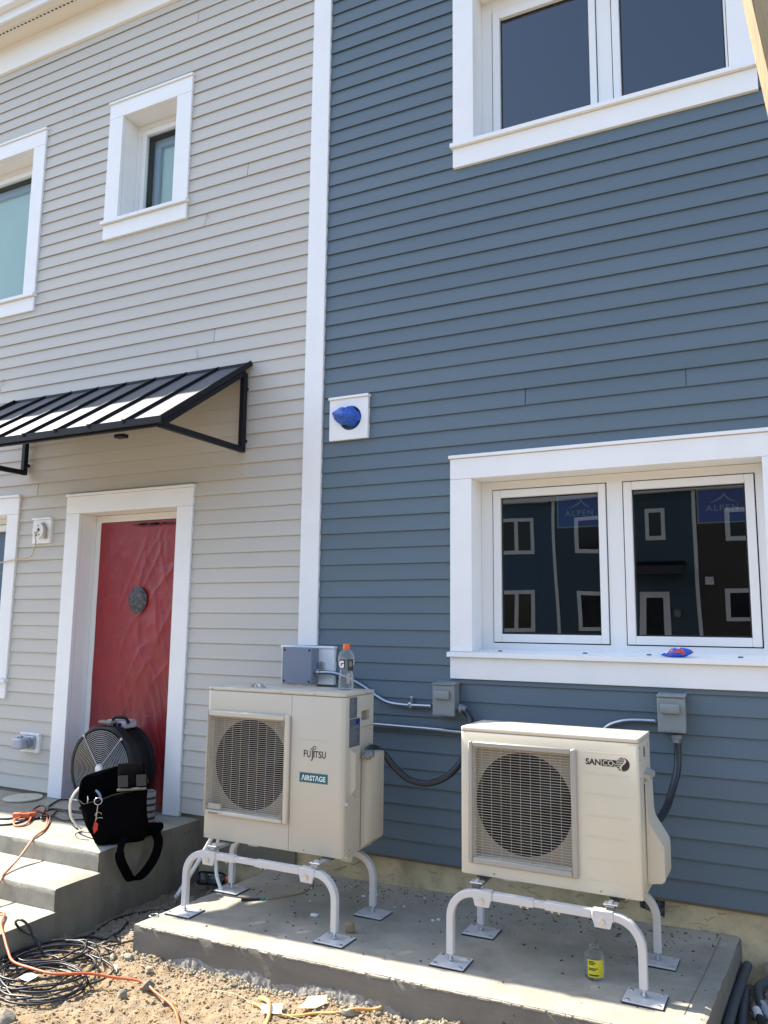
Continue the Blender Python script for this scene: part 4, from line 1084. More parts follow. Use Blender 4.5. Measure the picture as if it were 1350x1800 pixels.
# ================================================================== EQUIPMENT STANDS
def stand(xl, xr, zr, gap, cross, label, zfoot=None):
    """xl, xr: leg centres; zr: rail centre height; gap: thinner telescoping piece; cross: x of the two cross bars"""
    o = thing('equipment_stand', label, 'stand', ((xl+xr)/2, -.68, padz((xl+xr)/2)), 'tubular stands under the heat pumps')
    yF, yB = -.885, -.475; R = .115; r = .0165; wm = M['stand']
    for y in (yF, yB):
        ra = MB()
        ra.box(xl+.205, y-.0172, zr-.0172, gap[0], y+.0172, zr+.0172, .003).box(gap[1], y-.0172, zr-.0172, xr-.205, y+.0172, zr+.0172, .003)
        ra.box(gap[0]-.02, y-.0135, zr-.0135, gap[1]+.02, y+.0135, zr+.0135, .002)
        rail = ra.build('rail', wm, o, smooth=40)
        for x in (gap[0]-.03, gap[0]-.06, gap[1]+.03, gap[1]+.06):
            MB().lathe([(.006, -.010), (.006, 0)], (x, y, zr-.0172), 'Z', 8).build('set_screw', M['zinc'], rail)
        for s, x in ((1, xl), (-1, xr)):
            zp = padz(x); P = [(x, y, zp+.045), (x, y, zr-R)]
            for k in range(1, 9):
                a = math.radians(90*k/8); P.append((x+s*R*(1-math.cos(a)), y, zr-R+R*math.sin(a)))
            P.append((x+s*.205, y, zr))
            leg = MB().tube(P, r, square=True).build('leg', wm, o, smooth=24)
            # bracket sleeve at the bend
            xb = x+s*.155; sg = 1
            b = MB(); xa, xc = min(xb-s*.042, xb+s*.046), max(xb-s*.042, xb+s*.046)
            b.box(xa, y-.0205, zr-.021, xc, y+.0205, zr+.0215, .003)
            b.prism([(xa+.004, y-.0215, zr-.018), (xc-.004, y-.0215, zr-.018), (xc-.012, y-.0215, zr-.047), (xa+.012, y-.0215, zr-.047)], (0, .012, 0))
            sl = b.build('sleeve_bracket', wm, o, smooth=40)
            MB().lathe([(.011, -.004), (.011, 0), (.007, .0001)], ((xa+xc)/2, y-.022, zr-.022), 'Y', 12).build('bolt', M['zinc'], sl)
            # threaded rod, plate, pad, bolts
            MB().lathe([(.0062, 0), (.0062, .05)], (x, y, zp+.010), 'Z', 10).lathe([(.013, 0), (.013, .009)], (x, y, zp+.0145), 'Z', 6).build('levelling_screw', M['zinc'], leg)
            t = MB(); t.box(-.080, -.068, 0, .080, .068, .005, .0015); t2 = MB(); t2.box(-.082, -.070, 0, .082, .070, .005)
            rt = Matrix.Translation((x+.004, y-.002, zp+.006)) @ Matrix.Rotation(.02*s, 4, 'Z')
            t.xform(rt); plate = t.build('foot_plate', wm, o)
            t2.xform(Matrix.Translation((x+.004, y-.002, zp+.0006)) @ Matrix.Rotation(.02*s, 4, 'Z')); t2.build('rubber_pad', M['rubber'], plate)
            for dx in (-.062, .062):
                for dy in (-.050, .050):
                    MB().lathe([(.009, 0), (.009, .0012), (.0055, .0014), (.0055, .004)], (x+.004+dx, y-.002+dy, zp+.0112), 'Z', 10).build('plate_bolt', M['zinc'], plate)
    for x in cross:
        cb = MB().box(x-.019, yF-.005, zr+.0220, x+.019, yB+.005, zr+.0395, .003).build('cross_bar', M['ac2_grey'] if zr < .34 else M['darkbar'], o)
        for y in (yF+.02, yB-.02):
            MB().box(x-.03, y-.022, zr+.040, x+.03, y+.022, zr+.046, .002).lathe([(.011, 0), (.011, .010)], (x, y, zr+.0462), 'Z', 6).build('clamp', M['zinc'], cb)
stand(-.030, .816, .350, (.362, .412), (.092, .690), 'white tubular stand under the ivory unit marked SANCO2')
stand(-1.570, -.640, .318, (-1.245, -1.115), (-1.405, -.762), 'white tubular stand under the taller unit marked FUJITSU')

# white drain tubes at the left foot of the taller unit
tag(MB().tube([(-1.60, -.50, .42), (-1.655, -.53, .34), (-1.70, -.55, .25), (-1.78, -.57, .11), (-1.875, -.60, -.05)], .0125, 10, smooth=4).build('drain_pipe', M['whiteplastic'], None, smooth=180),
    'straight white drain pipe slanting from the taller heat pump down beside the pad', 'pipe')
tag(MB().tube([(-1.655, -.47, .45), (-1.665, -.49, .30), (-1.668, -.50, .19), (-1.655, -.51, .09), (-1.62, -.52, .03), (-1.60, -.52, .0)], .0105, 10, smooth=5).build('drain_hose', M['whiteplastic'], None, smooth=180),
    'curved white drain hose behind the front left stand leg', 'hose')

# ================================================================== DOORWAY THINGS
def red_sheet():
    o = thing('plastic_sheet', 'red plastic sheet taped over the whole door with a dark round patch', 'plastic sheet', (-3.0, .14, .24))
    b = MB(); nx, nz = 90, 190; rows = []; x0, x1, z0, z1 = -3.432, -2.545, .242, 2.324
    for j in range(nz+1):
        row = []
        for i in range(nx+1):
            u = i/nx; v = j/nz; x = x0+(x1-x0)*u; z = z0+(z1-z0)*v
            e = min(1, min(u, 1-u, v, 1-v)*8)
            q = Vector((x*2.1, z*1.1, 3))
            d = .010*noise.noise(q)+.006*(1-abs(noise.noise(Vector((x*5+z*1.3, z*1.4-x, 8)))))**5+.003*noise.noise(Vector((x*12+z*3, z*6, 1)))+.005*(1-abs(noise.noise(Vector((x*6-z*2.4, z*1.6, 5)))))**9
            if v < .35: d += .02*math.sin(u*9+2)*(.35-v)
            d += .006*(1-abs(noise.noise(Vector((x*11+z*4, z*2.6, 13)))))**7*(1.3-v)
            y = .148-abs(d)*1.1*e
            row.append(b.bm.verts.new((x+.008*noise.noise(Vector((z*4, 0, 0)))*(1-e), y, z)))
        rows.append(row)
    for j in range(nz):
        for i in range(nx): b.bm.faces.new((rows[j][i], rows[j][i+1], rows[j+1][i+1], rows[j+1][i]))
    b.build('sheet', M['red'], o, smooth=180, recalc=False)
    b = MB(); c = (-2.990, .117, 1.715); n = 28; vs = []
    ctr = b.bm.verts.new(c); rings = []
    for rr in (.03, .06, .092):
        ring_ = []
        for k in range(n):
            a = 2*math.pi*k/n; q = rr*(1+.16*noise.noise(Vector((2*math.cos(a)*1.5, 2*math.sin(a)*1.5, rr*8))))
            ring_.append(b.bm.verts.new((c[0]+q*math.cos(a), c[1]+.008*noise.noise(Vector((q*40*math.cos(a), q*40*math.sin(a), 1)))+(.012 if rr > .09 else 0), c[2]+q*1.12*math.sin(a))))
        rings.append(ring_)
    for k in range(n):
        b.bm.faces.new((ctr, rings[0][k], rings[0][(k+1) % n]))
        for i in range(2): b.bm.faces.new((rings[i][k], rings[i][(k+1) % n], rings[i+1][(k+1) % n], rings[i+1][k]))
    b.build('round_patch', M['blacksheet'], o, smooth=180)
    b = MB()
    for k in range(14):
        x = random.uniform(-3.1, -2.65); b.box(x, .128, 2.292+random.uniform(-.01, .01), x+random.uniform(.03, .1), .130, 2.300+random.uniform(0, .008), .001)
    b.build('grime_mark', M['gap'], o, kind='stuff')
red_sheet()

def blower():
    c = Vector((-2.890, -.215, .540))
    o = thing('fan', 'round black drum fan with chrome ring grille standing in the red doorway', 'fan', (c.x, -.1, .243))
    R = .262
    # front rim: a thick ring whose top is cut by straight facets
    def rimr(a):
        r = .300
        for fa in (90, 52, 128):
            d = math.cos(a-math.radians(fa))
            if d > .3: r = min(r, (.281 if fa == 90 else .287)/d)
        return r
    n = 64; b = MB(); prof = [(0, -.0), (0, -.03), (1, -.03), (1, .02), (1, .06)]
    inner = []; rings = []
    def rg(f, y): return [b.bm.verts.new((c.x+f(2*math.pi*k/n)*math.cos(2*math.pi*k/n), c.y+y, c.z+f(2*math.pi*k/n)*math.sin(2*math.pi*k/n))) for k in range(n)]
    rings = [rg(lambda a: R, .05), rg(lambda a: R, -.022), rg(lambda a: R+.006, -.03), rg(lambda a: rimr(a)-.01, -.028), rg(rimr, -.018), rg(rimr, .05), rg(lambda a: .275, .06)]
    for i in range(len(rings)-1):
        for k in range(n): b.bm.faces.new((rings[i][k], rings[i][(k+1) % n], rings[i+1][(k+1) % n], rings[i+1][k]))
    b.build('front_rim', M['fanrim'], o, smooth=40)
    MB().lathe([(.268, .05), (.262, .17), (.275, .175), (.280, .182), (.280, .205), (.26, .215)], c, 'Y', 48, cap=False).build('drum', M['drumblack'], o, smooth=40)
    MB().lathe([(.256, .211), (.256, .215)], c, 'Y', 40).build('drum_back', M['fan_dark'], o)
    # grille: concentric wires and four spokes
    g = MB(); k = 0; rr = .036
    while rr < R-.004:
        P = [(c.x+rr*math.cos(2*math.pi*i/36), c.y-.030-.012*(1-(rr/R)**2), c.z+rr*math.sin(2*math.pi*i/36)) for i in range(37)]
        g.tube(P, .0015, 5, caps=False); rr += .0128
    gr = g.build('ring_grille', M['fanwire'], o, smooth=180, kind='stuff')
    for a in (50, 130, 230, 310):
        a = math.radians(a)
        MB().tube([(c.x+.03*math.cos(a), c.y-.047, c.z+.03*math.sin(a)), (c.x+.272*math.cos(a), c.y-.034, c.z+.272*math.sin(a))], .0030, 6).build('grille_spoke', M['fanwire'], o)
        MB().lathe([(.009, -.006), (.011, 0)], (c.x+.274*math.cos(a), c.y-.030, c.z+.274*math.sin(a)), 'Y', 10).build('spoke_screw', M['fanwire'], o)
    MB().lathe([(.001, -.060), (.026, -.056), (.030, -.046), (.030, -.036)], c, 'Y', 24).build('grille_badge', M['whiteplastic'], o, smooth=40)
    hub = MB().lathe([(.06, .03), (.06, .12)], c, 'Y', 20).build('hub', M['fan_dark'], o)
    for k in range(4):
        a0 = math.radians(20+90*k); b = MB(); rows = []
        for i in range(6):
            r_ = .055+.19*i/5; rows.append([b.bm.verts.new((c.x+r_*math.cos(a0+.9*(t/4-.5)+.3*i/5), c.y+.03+.07*t/4, c.z+r_*math.sin(a0+.9*(t/4-.5)+.3*i/5))) for t in range(5)])
        for i in range(5):
            for j in range(4): b.bm.faces.new((rows[i][j], rows[i][j+1], rows[i+1][j+1], rows[i+1][j]))
        b.build('blade', M['fan_dark'], hub, smooth=180, recalc=False)
    # control box and handle on top
    ct = MB().box(c.x-.07, c.y+.065, c.z+.262, c.x+.11, c.y+.185, c.z+.318, .008).build('control_box', M['pinkgrey'], o, smooth=40)
    MB().box(c.x-.085, c.y+.0, c.z+.298, c.x+.045, c.y+.055, c.z+.316, .006).build('carry_plate', M['grey_lining'], o)
    MB().tube([(c.x+.0, c.y+.06, c.z+.315), (c.x+.02, c.y+.06, c.z+.338), (c.x+.10, c.y+.075, c.z+.336), (c.x+.125, c.y+.09, c.z+.30)], .011, 8, smooth=4).build('handle', M['blackmetal'], ct, smooth=180)
    for k in (0, 1): MB().lathe([(.011, -.012), (.013, 0)], (c.x+.02+.045*k, c.y+.064, c.z+.29), 'Y', 12).build('knob', M['blackmetal'], ct)
    for s in (-1, 1):
        MB().tube([(c.x+s*.17, c.y-.03, .2555), (c.x+s*.17, c.y+.27, .2555)], .012, 8).build('foot_bar', M['blackmetal'], o)
        for y in (.0, .22): MB().tube([(c.x+s*.17, c.y+y, .256), (c.x+s*.15, c.y+y, c.z-.235)], .010, 8).build('foot_post', M['blackmetal'], o)
blower()

def tool_bag():
    a = math.radians(48); n = Vector((math.sin(a), -math.cos(a), 0)); t = Vector((math.cos(a), math.sin(a), 0))
    c0 = Vector((-2.318, -.675, .232))
    o = thing('tool_bag', 'open black tool bag on the right edge of the landing, strap hanging down', 'bag', c0)
    # levels: (height, half width, half depth, shift along n)
    def sect(h, hw, hd, sn, st, k=28):
        P = []
        for i in range(k):
            an = 2*math.pi*i/k; cx, sx = math.cos(an), math.sin(an); e = .42
            P.append((math.copysign(abs(cx)**e, cx)*hw+st, math.copysign(abs(sx)**e, sx)*hd+sn))
        return [c0+t*u+n*(-v)+Vector((0, 0, h)) for u, v in P]
    lev = [(0, .120, .100, 0, .036), (.010, .140, .116, 0, .036), (.05, .160, .130, -.004, .032), (.10, .176, .134, -.008, .016), (.16, .180, .130, -.012, .006), (.22, .186, .122, -.004, -.004), (.285, .194, .120, 0, -.014)]
    b = MB(); rows = []
    for i, L in enumerate(lev):
        ring_ = sect(*L)
        if i == len(lev)-1:
            # uneven rim: low at the front left corner, higher toward the right rear
            for q in ring_:
                d = q-c0; q.z += .035*d.dot(t)/.2+.12*max(0, -d.dot(n))/.115+.006*noise.noise(q*12)
        rows.append([b.bm.verts.new(q+Vector(noise.noise_vector(q*7))*.020+Vector(noise.noise_vector(q*19))*.009) for q in ring_])
    k = len(rows[0])
    for i in range(len(rows)-1):
        for j in range(k): b.bm.faces.new((rows[i][j], rows[i][(j+1) % k], rows[i+1][(j+1) % k], rows[i+1][j]))
    b.bm.faces.new(rows[0][::-1])
    body = b.build('body', M['black'], o, smooth=50, recalc=False)
    md = body.modifiers.new('thickness', 'SOLIDIFY'); md.thickness = .007; md.offset = -1
    # rim binding
    rim = [Vector(v) for v in [q+Vector((0, 0, .0)) for q in sect(*lev[-1])]]
    for q in rim: 
        d = q-c0; q.z += .035*d.dot(t)/.2+.12*max(0, -d.dot(n))/.115+.006*noise.noise(q*12)
    MB().tube([q+Vector(noise.noise_vector(q*7))*.020+Vector(noise.noise_vector(q*19))*.009 for q in rim+[rim[0]]], .0034, 6, caps=False).build('rim_binding', M['grey_dark'], o, smooth=180)
    # lining patch visible inside the left wall
    ctr = c0-t*.195+Vector((0, 0, .235))
    MB().obox(c0-t*.160+n*.02+Vector((0, 0, .24)), (.004, .13, .05), Matrix((t, n, Vector((0, 0, 1)))).transposed(), .001).build('lining', M['grey_lining'], o)
    # folded back flap on the right
    Z = Vector((0, 0, 1)); R3 = Matrix((t, n, Z)).transposed()
    e = (-.74*n+.67*Z).normalized(); m_ = (.67*n+.74*Z).normalized(); RF = Matrix((t, e, m_)).transposed(); fc = c0+t*.083+n*.055+Z*.385
    b = MB(); rows = []
    for i in range(9):
        v = -.105+.205*i/8; row = []
        for j2 in range(9):
            u = -.085+.17*j2/8
            row.append(b.bm.verts.new(fc+t*(u*(1-.10*(i/8)))+e*v+m_*(.012*math.cos(u*14)*math.cos(v*9)+.006*noise.noise(Vector((u*20, v*20, 0)))-.06*max(0, (i-5)/8)**1.0)))
        rows.append(row)
    for i in range(8):
        for j2 in range(8): b.bm.faces.new((rows[i][j2], rows[i][j2+1], rows[i+1][j2+1], rows[i+1][j2]))
    fl = b.build('flap', M['black'], o, smooth=180, recalc=False)
    md = fl.modifiers.new('thickness', 'SOLIDIFY'); md.thickness = .016; md.offset = 0
    for u in (-.050, .055): MB().obox(fc+t*u-e*.055+m_*.0205, (.056, .085, .004), RF, .0015).build('sheen_patch', M['grey_dark'], fl)  # grey patches stand in for sunlit sheen on the black flap
    MB().obox(fc-e*.104+m_*.006, (.172, .010, .020), RF, .004).build('flap_edging', M['grey_lining'], fl)
    MB().obox(c0+t*.10+n*.118+Vector((0, 0, .20)), (.13, .006, .22), R3, .003).build('front_pocket', M['black'], o)
    # snap hook with keys and red tag on the front
    def fp(u, z, d=.129): return c0+t*u+n*d+Vector((0, 0, z))
    hk = MB().tube([fp(-.105+.022*math.cos(x), .262+.020*math.sin(x)) for x in [i*.5236 for i in range(13)]], .0028, 6, caps=False).build('snap_hook', M['zinc'], o, smooth=180)
    MB().tube([fp(-.105, .243), fp(-.108, .20), fp(-.112, .15)], .0032, 6).build('hook_shank', M['zinc'], hk)
    MB().tube([fp(-.09+.024*math.cos(x), .155+.013*math.sin(x)) for x in [i*.5236 for i in range(13)]], .0022, 6, caps=False).build('split_ring', M['zinc'], hk)
    MB().tube([fp(-.10+.018*math.cos(x), .185+.013*math.sin(x)) for x in [i*.5236 for i in range(8)]], .0018, 6).build('key_ring', M['zinc'], hk)
    MB().prism([fp(-.118, .15, .130), fp(-.098, .135, .130), fp(-.100, .10, .130), fp(-.118, .078, .130), fp(-.126, .11, .130)], n*.005).build('red_tag', M['redtag'], o)
    # shoulder strap hanging down the side wall of the landing
    P = [Vector(p) for p in [(-2.115, -.80, .30), (-2.10, -.835, .25), (-2.09, -.845, .20), (-2.095, -.80, .13), (-2.105, -.735, .055), (-2.11, -.690, .040), (-2.105, -.63, .060), (-2.10, -.565, .11), (-2.10, -.525, .17), (-2.10, -.522, .235), (-2.13, -.54, .275), (-2.19, -.53, .262), (-2.24, -.50, .252)]]
    P = catmull(P, 6); b = MB(); prev = None
    for i, p in enumerate(P):
        d = (P[min(i+1, len(P)-1)]-P[max(i-1, 0)]).normalized()
        s = i/(len(P)-1); side = Vector((1, .1, .0)) if s > .8 else Vector((.73, .67, .1))
        w_ = (side-d*side.dot(d)).normalized(); nn = d.cross(w_)
        hw = .020 if s < .12 or s > .9 else .027
        col = [b.bm.verts.new(p+w_*sx*hw+nn*sy*.003) for sx, sy in ((-1, -1), (1, -1), (1, 1), (-1, 1))]
        if prev:
            for q in range(4): b.bm.faces.new((prev[q], prev[(q+1) % 4], col[(q+1) % 4], col[q]))
        prev = col
    b.build('shoulder_strap', M['black'], o, smooth=40)
    MB().obox((-2.23, -.43, .258), (.11, .16, .05), Matrix.Rotation(.5, 3, 'Z'), .02, 3).build('side_pouch', M['black'], o, smooth=40)
tool_bag()
tag(MB().tube([(-2.66, -.60, .243), (-2.69, -.62, .27), (-2.70, -.66, .33), (-2.665, -.70, .43), (-2.60, -.715, .505), (-2.53, -.715, .533), (-2.46, -.68, .50), (-2.43, -.66, .42)], .0085, 8, smooth=6).build('cable', M['whiteplastic'], None, smooth=180),
    'white cable arching from the landing into the black tool bag', 'cable')

def can():
    c = (-2.462, -.235, .232)
    o = thing('tumbler', 'grey and black banded cylinder standing on the landing behind the black tool bag', 'tumbler', c)
    MB().lathe([(.049, 0), (.054, .006), (.054, .196), (.050, .2), (.046, .196), (.044, .12)], c, 'Z', 28).build('body', M['grey_band'], o, smooth=40)
    for z in (.022, .065, .108, .150): MB().lathe([(.0546, z), (.0546, z+.016)], c, 'Z', 28, cap=False).build('dark_band', M['blackcord'], o, smooth=180)
    MB().lathe([(.050, .1985), (.052, .2025), (.0455, .2025)], c, 'Z', 28, cap=False).build('rim', M['fanrim'], o, smooth=40)
can()
tag(MB().lathe([(.02, 0), (.03, .004), (.022, .018), (.006, .02)], (-2.385, -.30, .232), 'Z', 12).build('bottle_cap', M['redtag'], None, smooth=40), 'small red cap beside the banded cylinder on the landing', 'cap')
def lid():
    c = (-3.745, -.150, .2325)
    o = thing('round_cover', 'flat beige round cover lying on the landing left of the doorway', 'cover', c)
    MB().lathe([(.128, 0), (.138, .003), (.138, .010), (.134, .013), (.02, .0145)], c, 'Z', 44).build('disc', M['lid'], o, smooth=30)
    MB().box(c[0]-.022, c[1]-.010, c[2]+.0135, c[0]+.022, c[1]+.010, c[2]+.018, .003).build('finger_grip', M['lid'], o)
lid()

# ================================================================== CABLES
def cable(path, r, m, label, cat='cable', name='cable', group=None, n=7, sm=6):
    return tag(MB().tube(path, r, n, smooth=sm).build(name, M[m], None, smooth=180), label, cat, group)
zl = .238
cable([(-3.9, -.75, zl), (-3.55, -.72, zl), (-3.30, -.63, zl), (-3.288, -.553, zl+.012), (-3.14, -.543, zl), (-3.237, -.347, zl+.01), (-3.155, -.275, zl), (-2.95, -.22, zl), (-2.85, -.10, zl+.008)], .0065, 'blackcord', 'thick black cable running across the landing into the doorway behind the bag')
cable([(-3.395, .0, zl), (-3.44, -.03, zl), (-3.459, -.086, zl), (-3.358, -.255, zl), (-3.273, -.315, zl+.008), (-3.155, -.302, zl), (-3.03, -.283, zl), (-2.9, -.33, zl), (-2.72, -.45, zl), (-2.60, -.48, zl)], .0055, 'blackcord', 'black cable looping out of the left side of the doorway on the landing')
cable([(-3.85, -.92+.1, zl), (-3.5, -.80, zl), (-3.209, -.768, zl), (-3.166, -.629, zl), (-3.289, -.479, zl+.01), (-3.356, -.335, zl+.02), (-3.227, -.394, zl+.03), (-3.08, -.557, zl+.012), (-3.095, -.47, zl), (-3.173, -.338, zl+.006), (-3.067, -.355, zl+.014), (-2.90, -.47, zl), (-2.80, -.545, zl), (-2.70, -.60, zl+.004)], .0060, 'blackcord', 'black cable tangled with the orange cord at the middle of the landing')
cable([(-2.60, -.37, zl), (-2.70, -.45, zl+.006), (-2.844, -.402, zl), (-2.90, -.485, zl+.005), (-2.984, -.48, zl), (-3.078, -.485, zl+.014), (-3.148, -.524, zl), (-3.115, -.624, zl)], .0050, 'blackcord', 'short black cable lying between the tangle and the tool bag')
cable([(-2.571, -.609, zl-.004), (-2.636, -.646, zl-.004), (-2.614, -.696, zl-.004), (-2.525, -.749, zl-.004), (-2.447, -.745, zl-.004)], .0022, 'blackcord', 'thin black wire curl on the sunlit edge of the landing by the bag', 'wire', 'wire')
# orange extension cord from its three way plug, down the steps, over the soil
def orange_cord():
    o = thing('extension_cord', 'orange extension cord running from the landing down the steps and over the soil', 'extension cord', (-3.05, -.62, .23))
    MB().tube([(-3.22, -.60, .252), (-3.20, -.67, .245), (-3.107, -.735, zl), (-3.067, -.700, zl), (-3.13, -.60, zl+.01), (-3.27, -.47, zl+.02), (-3.25, -.42, zl+.02), (-3.17, -.44, zl+.012), (-3.03, -.55, zl), (-2.878, -.694, zl), (-2.79, -.83, zl+.004), (-2.765, -.895, .225), (-2.72, -1.0, .172), (-2.655, -1.13, .136), (-2.61, -1.215, .118), (-2.55, -1.30, .055), (-2.50, -1.42, .016), (-2.44, -1.52, .006), (-2.42, -1.62, -.10), (-2.48, -1.72, -.145), (-2.50, -1.60, -.06),
                (-2.47, -1.50, .012), (-2.43, -1.40, .016), (-2.36, -1.385, .018), (-2.25, -1.49, .016), (-2.13, -1.565, .0), (-2.042, -1.611, -.03), (-1.961, -1.644, -.055), (-1.837, -1.65, -.058), (-1.688, -1.639, -.060), (-1.59, -1.539, -.075), (-1.495, -1.467, -.10), (-1.378, -1.405, -.118), (-1.257, -1.442, -.128), (-1.106, -1.505, -.128), (-.997, -1.592, -.128), (-.90, -1.70, -.132), (-.80, -1.95, -.135)], .0060, 8, smooth=6).build('cord', M['orange'], o, smooth=180)
    for k, (dx, dy) in enumerate(((0, 0), (-.028, -.018), (.02, .022))):
        MB().obox((-3.215+dx, -.575+dy, .258), (.085, .036, .036), Matrix.Rotation(.35+.25*k, 3, 'Z'), .008, 2).build('socket_head', M['orange'], o, smooth=40)
orange_cord()
cable([(-3.19, -.44, zl+.006), (-3.281, -.47, zl+.026), (-3.12, -.46, zl+.02), (-2.99, -.57, zl+.004), (-2.86, -.715, zl), (-2.78, -.855, zl), (-2.74, -.935, .205), (-2.69, -1.05, .158), (-2.635, -1.17, .130), (-2.59, -1.24, .105), (-2.56, -1.36, .030), (-2.60, -1.55, .015), (-2.66, -1.72, -.13)], .0048, 'brown', 'brown cord running alongside the orange cord down the steps')

# the coil of black cord on the soil, three separate lengths
def coil(seed, cx, cy, turns, rx, ry, label, r=.0050, zb=-.135, ang=.5, tail=None):
    rr = random.Random(seed); P = []
    ph = rr.uniform(0, 6); k = 0; N = int(turns*14)
    for i in range(N):
        a = ph+2*math.pi*i/14; s = .66+.42*noise.noise(Vector((i*.11, seed, 0)))+.14*noise.noise(Vector((i*.45, seed, 3)))
        ox = .07*noise.noise(Vector((i*.05, seed, 7))); oy = .07*noise.noise(Vector((i*.05, seed, 9)))
        x = rx*s*math.cos(a); y = ry*s*math.sin(a)
        X = cx+ox+x*math.cos(ang)-y*math.sin(ang); Y = cy+oy+x*math.sin(ang)+y*math.cos(ang)
        lift = .012+.05*(i/N)*(.5+.5*noise.noise(Vector((i*.2, seed, 5))))+.02*abs(noise.noise(Vector((i*.6, seed, 11))))
        P.append((X, Y, max(zb+lift, gheight(X, Y)+.006)))
    if tail: P += tail
    cable(P, r, 'blackcord', label, sm=4)
coil(1, -1.85, -1.52, 5.5, .34, .30, 'lowest coil of black cord in the pile on the soil beside the steps', tail=[(-1.75, -1.25, -.12), (-1.816, -1.20, -.115), (-1.806, -1.141, -.12), (-1.77, -1.0, -.13)])
coil(2, -1.78, -1.64, 5, .30, .26, 'middle coil of black cord in the pile under the orange cord', ang=.2, r=.0046)
coil(3, -1.98, -1.40, 5, .27, .20, 'upper coil of black cord in the pile, nearest the lowest step', ang=.9, r=.0050)
cable([(-2.02, -1.42, -.10), (-2.07, -1.44, -.03), (-2.085, -1.46, .025), (-2.12, -1.48, .055), (-2.17, -1.47, .03), (-2.16, -1.43, -.02), (-2.09, -1.40, -.05), (-2.04, -1.41, -.10)], .0062, 'blackcord', 'upright loop of black cord standing against the lowest step')
def gz(x, y, d=.006): return (x, y, gheight(x, y)+d)
cable([gz(*q) for q in [(-2.08, -1.28), (-2.10, -1.15), (-2.12, -1.02), (-2.165, -.86), (-2.15, -.74), (-2.08, -.63), (-1.98, -.56), (-1.90, -.50), (-1.92, -.35)]], .0065, 'blackcord', 'black cord running into the dark gap between the steps and the pad')
cable([gz(*q) for q in [(-2.05, -.80), (-1.98, -.92), (-2.0, -1.01), (-2.09, -1.03), (-2.13, -1.08), (-2.06, -1.155), (-1.94, -1.18), (-1.86, -1.13), (-1.88, -1.03), (-1.97, -.98)]], .0060, 'blackcord', 'loose round loop of black cord on grey soil at the corner of the pad')
cable([gz(-.818, -1.25, .012), gz(-.76, -1.285, .016), gz(-.715, -1.325, .022), gz(-.67, -1.393, .010), gz(-.63, -1.50, .006)], .0085, 'yellow2', 'short pale yellow cable offcut crossing the longer cable in front of the pad')
cable([gz(-.81, -1.315, .012), gz(-.76, -1.335, .010), gz(-.714, -1.352, .010), gz(-.653, -1.345), gz(-.574, -1.317), gz(-.504, -1.273), gz(-.424, -1.248, .008), gz(-.35, -1.211), gz(-.285, -1.166, .014), gz(-.25, -1.145, .03)], .0068, 'yellow', 'long yellow orange cable offcut lying along the foot of the pad')
MBp = MB().box(-.045, -.03, 0, .045, .03, .0012).jitter(.004, 30, 3)
MBp.xform(Matrix.Translation((-.69, -1.338, gheight(-.69, -1.338)+.014)) @ Matrix.Rotation(.5, 4, 'Z') @ Matrix.Rotation(.2, 4, 'X'))
tag(MBp.build('paper_scrap', M['paper'], None), 'torn white paper scrap under the crossing yellow cables', 'paper')
t = MB().prism([(-.07, -.03, 0), (.01, -.035, 0), (.06, -.01, 0), (.065, .035, 0), (-.02, .03, 0), (-.035, .005, 0)], (0, 0, .003))
t.xform(Matrix.Translation((-.545, -1.235, gheight(-.545, -1.235)+.02)) @ Matrix.Rotation(.6, 4, 'Z') @ Matrix.Rotation(.35, 4, 'X')); tag(t.build('cardboard_scrap', M['card'], None), 'flat tan cardboard scrap leaning near the foot of the pad', 'cardboard')
t = MB().prism([(-.045, -.015, 0), (.0, -.03, 0), (.03, -.022, 0), (.05, .012, 0), (.01, .02, 0), (-.03, .018, 0)], (0, 0, .0015)).jitter(.010, 25, 5)
t.xform(Matrix.Translation((-1.80, -1.69, -.075)) @ Matrix.Rotation(.4, 4, 'X')); tag(t.build('paper_scrap', M['paper'], None), 'crumpled white paper scrap lying inside the black cord pile', 'paper')

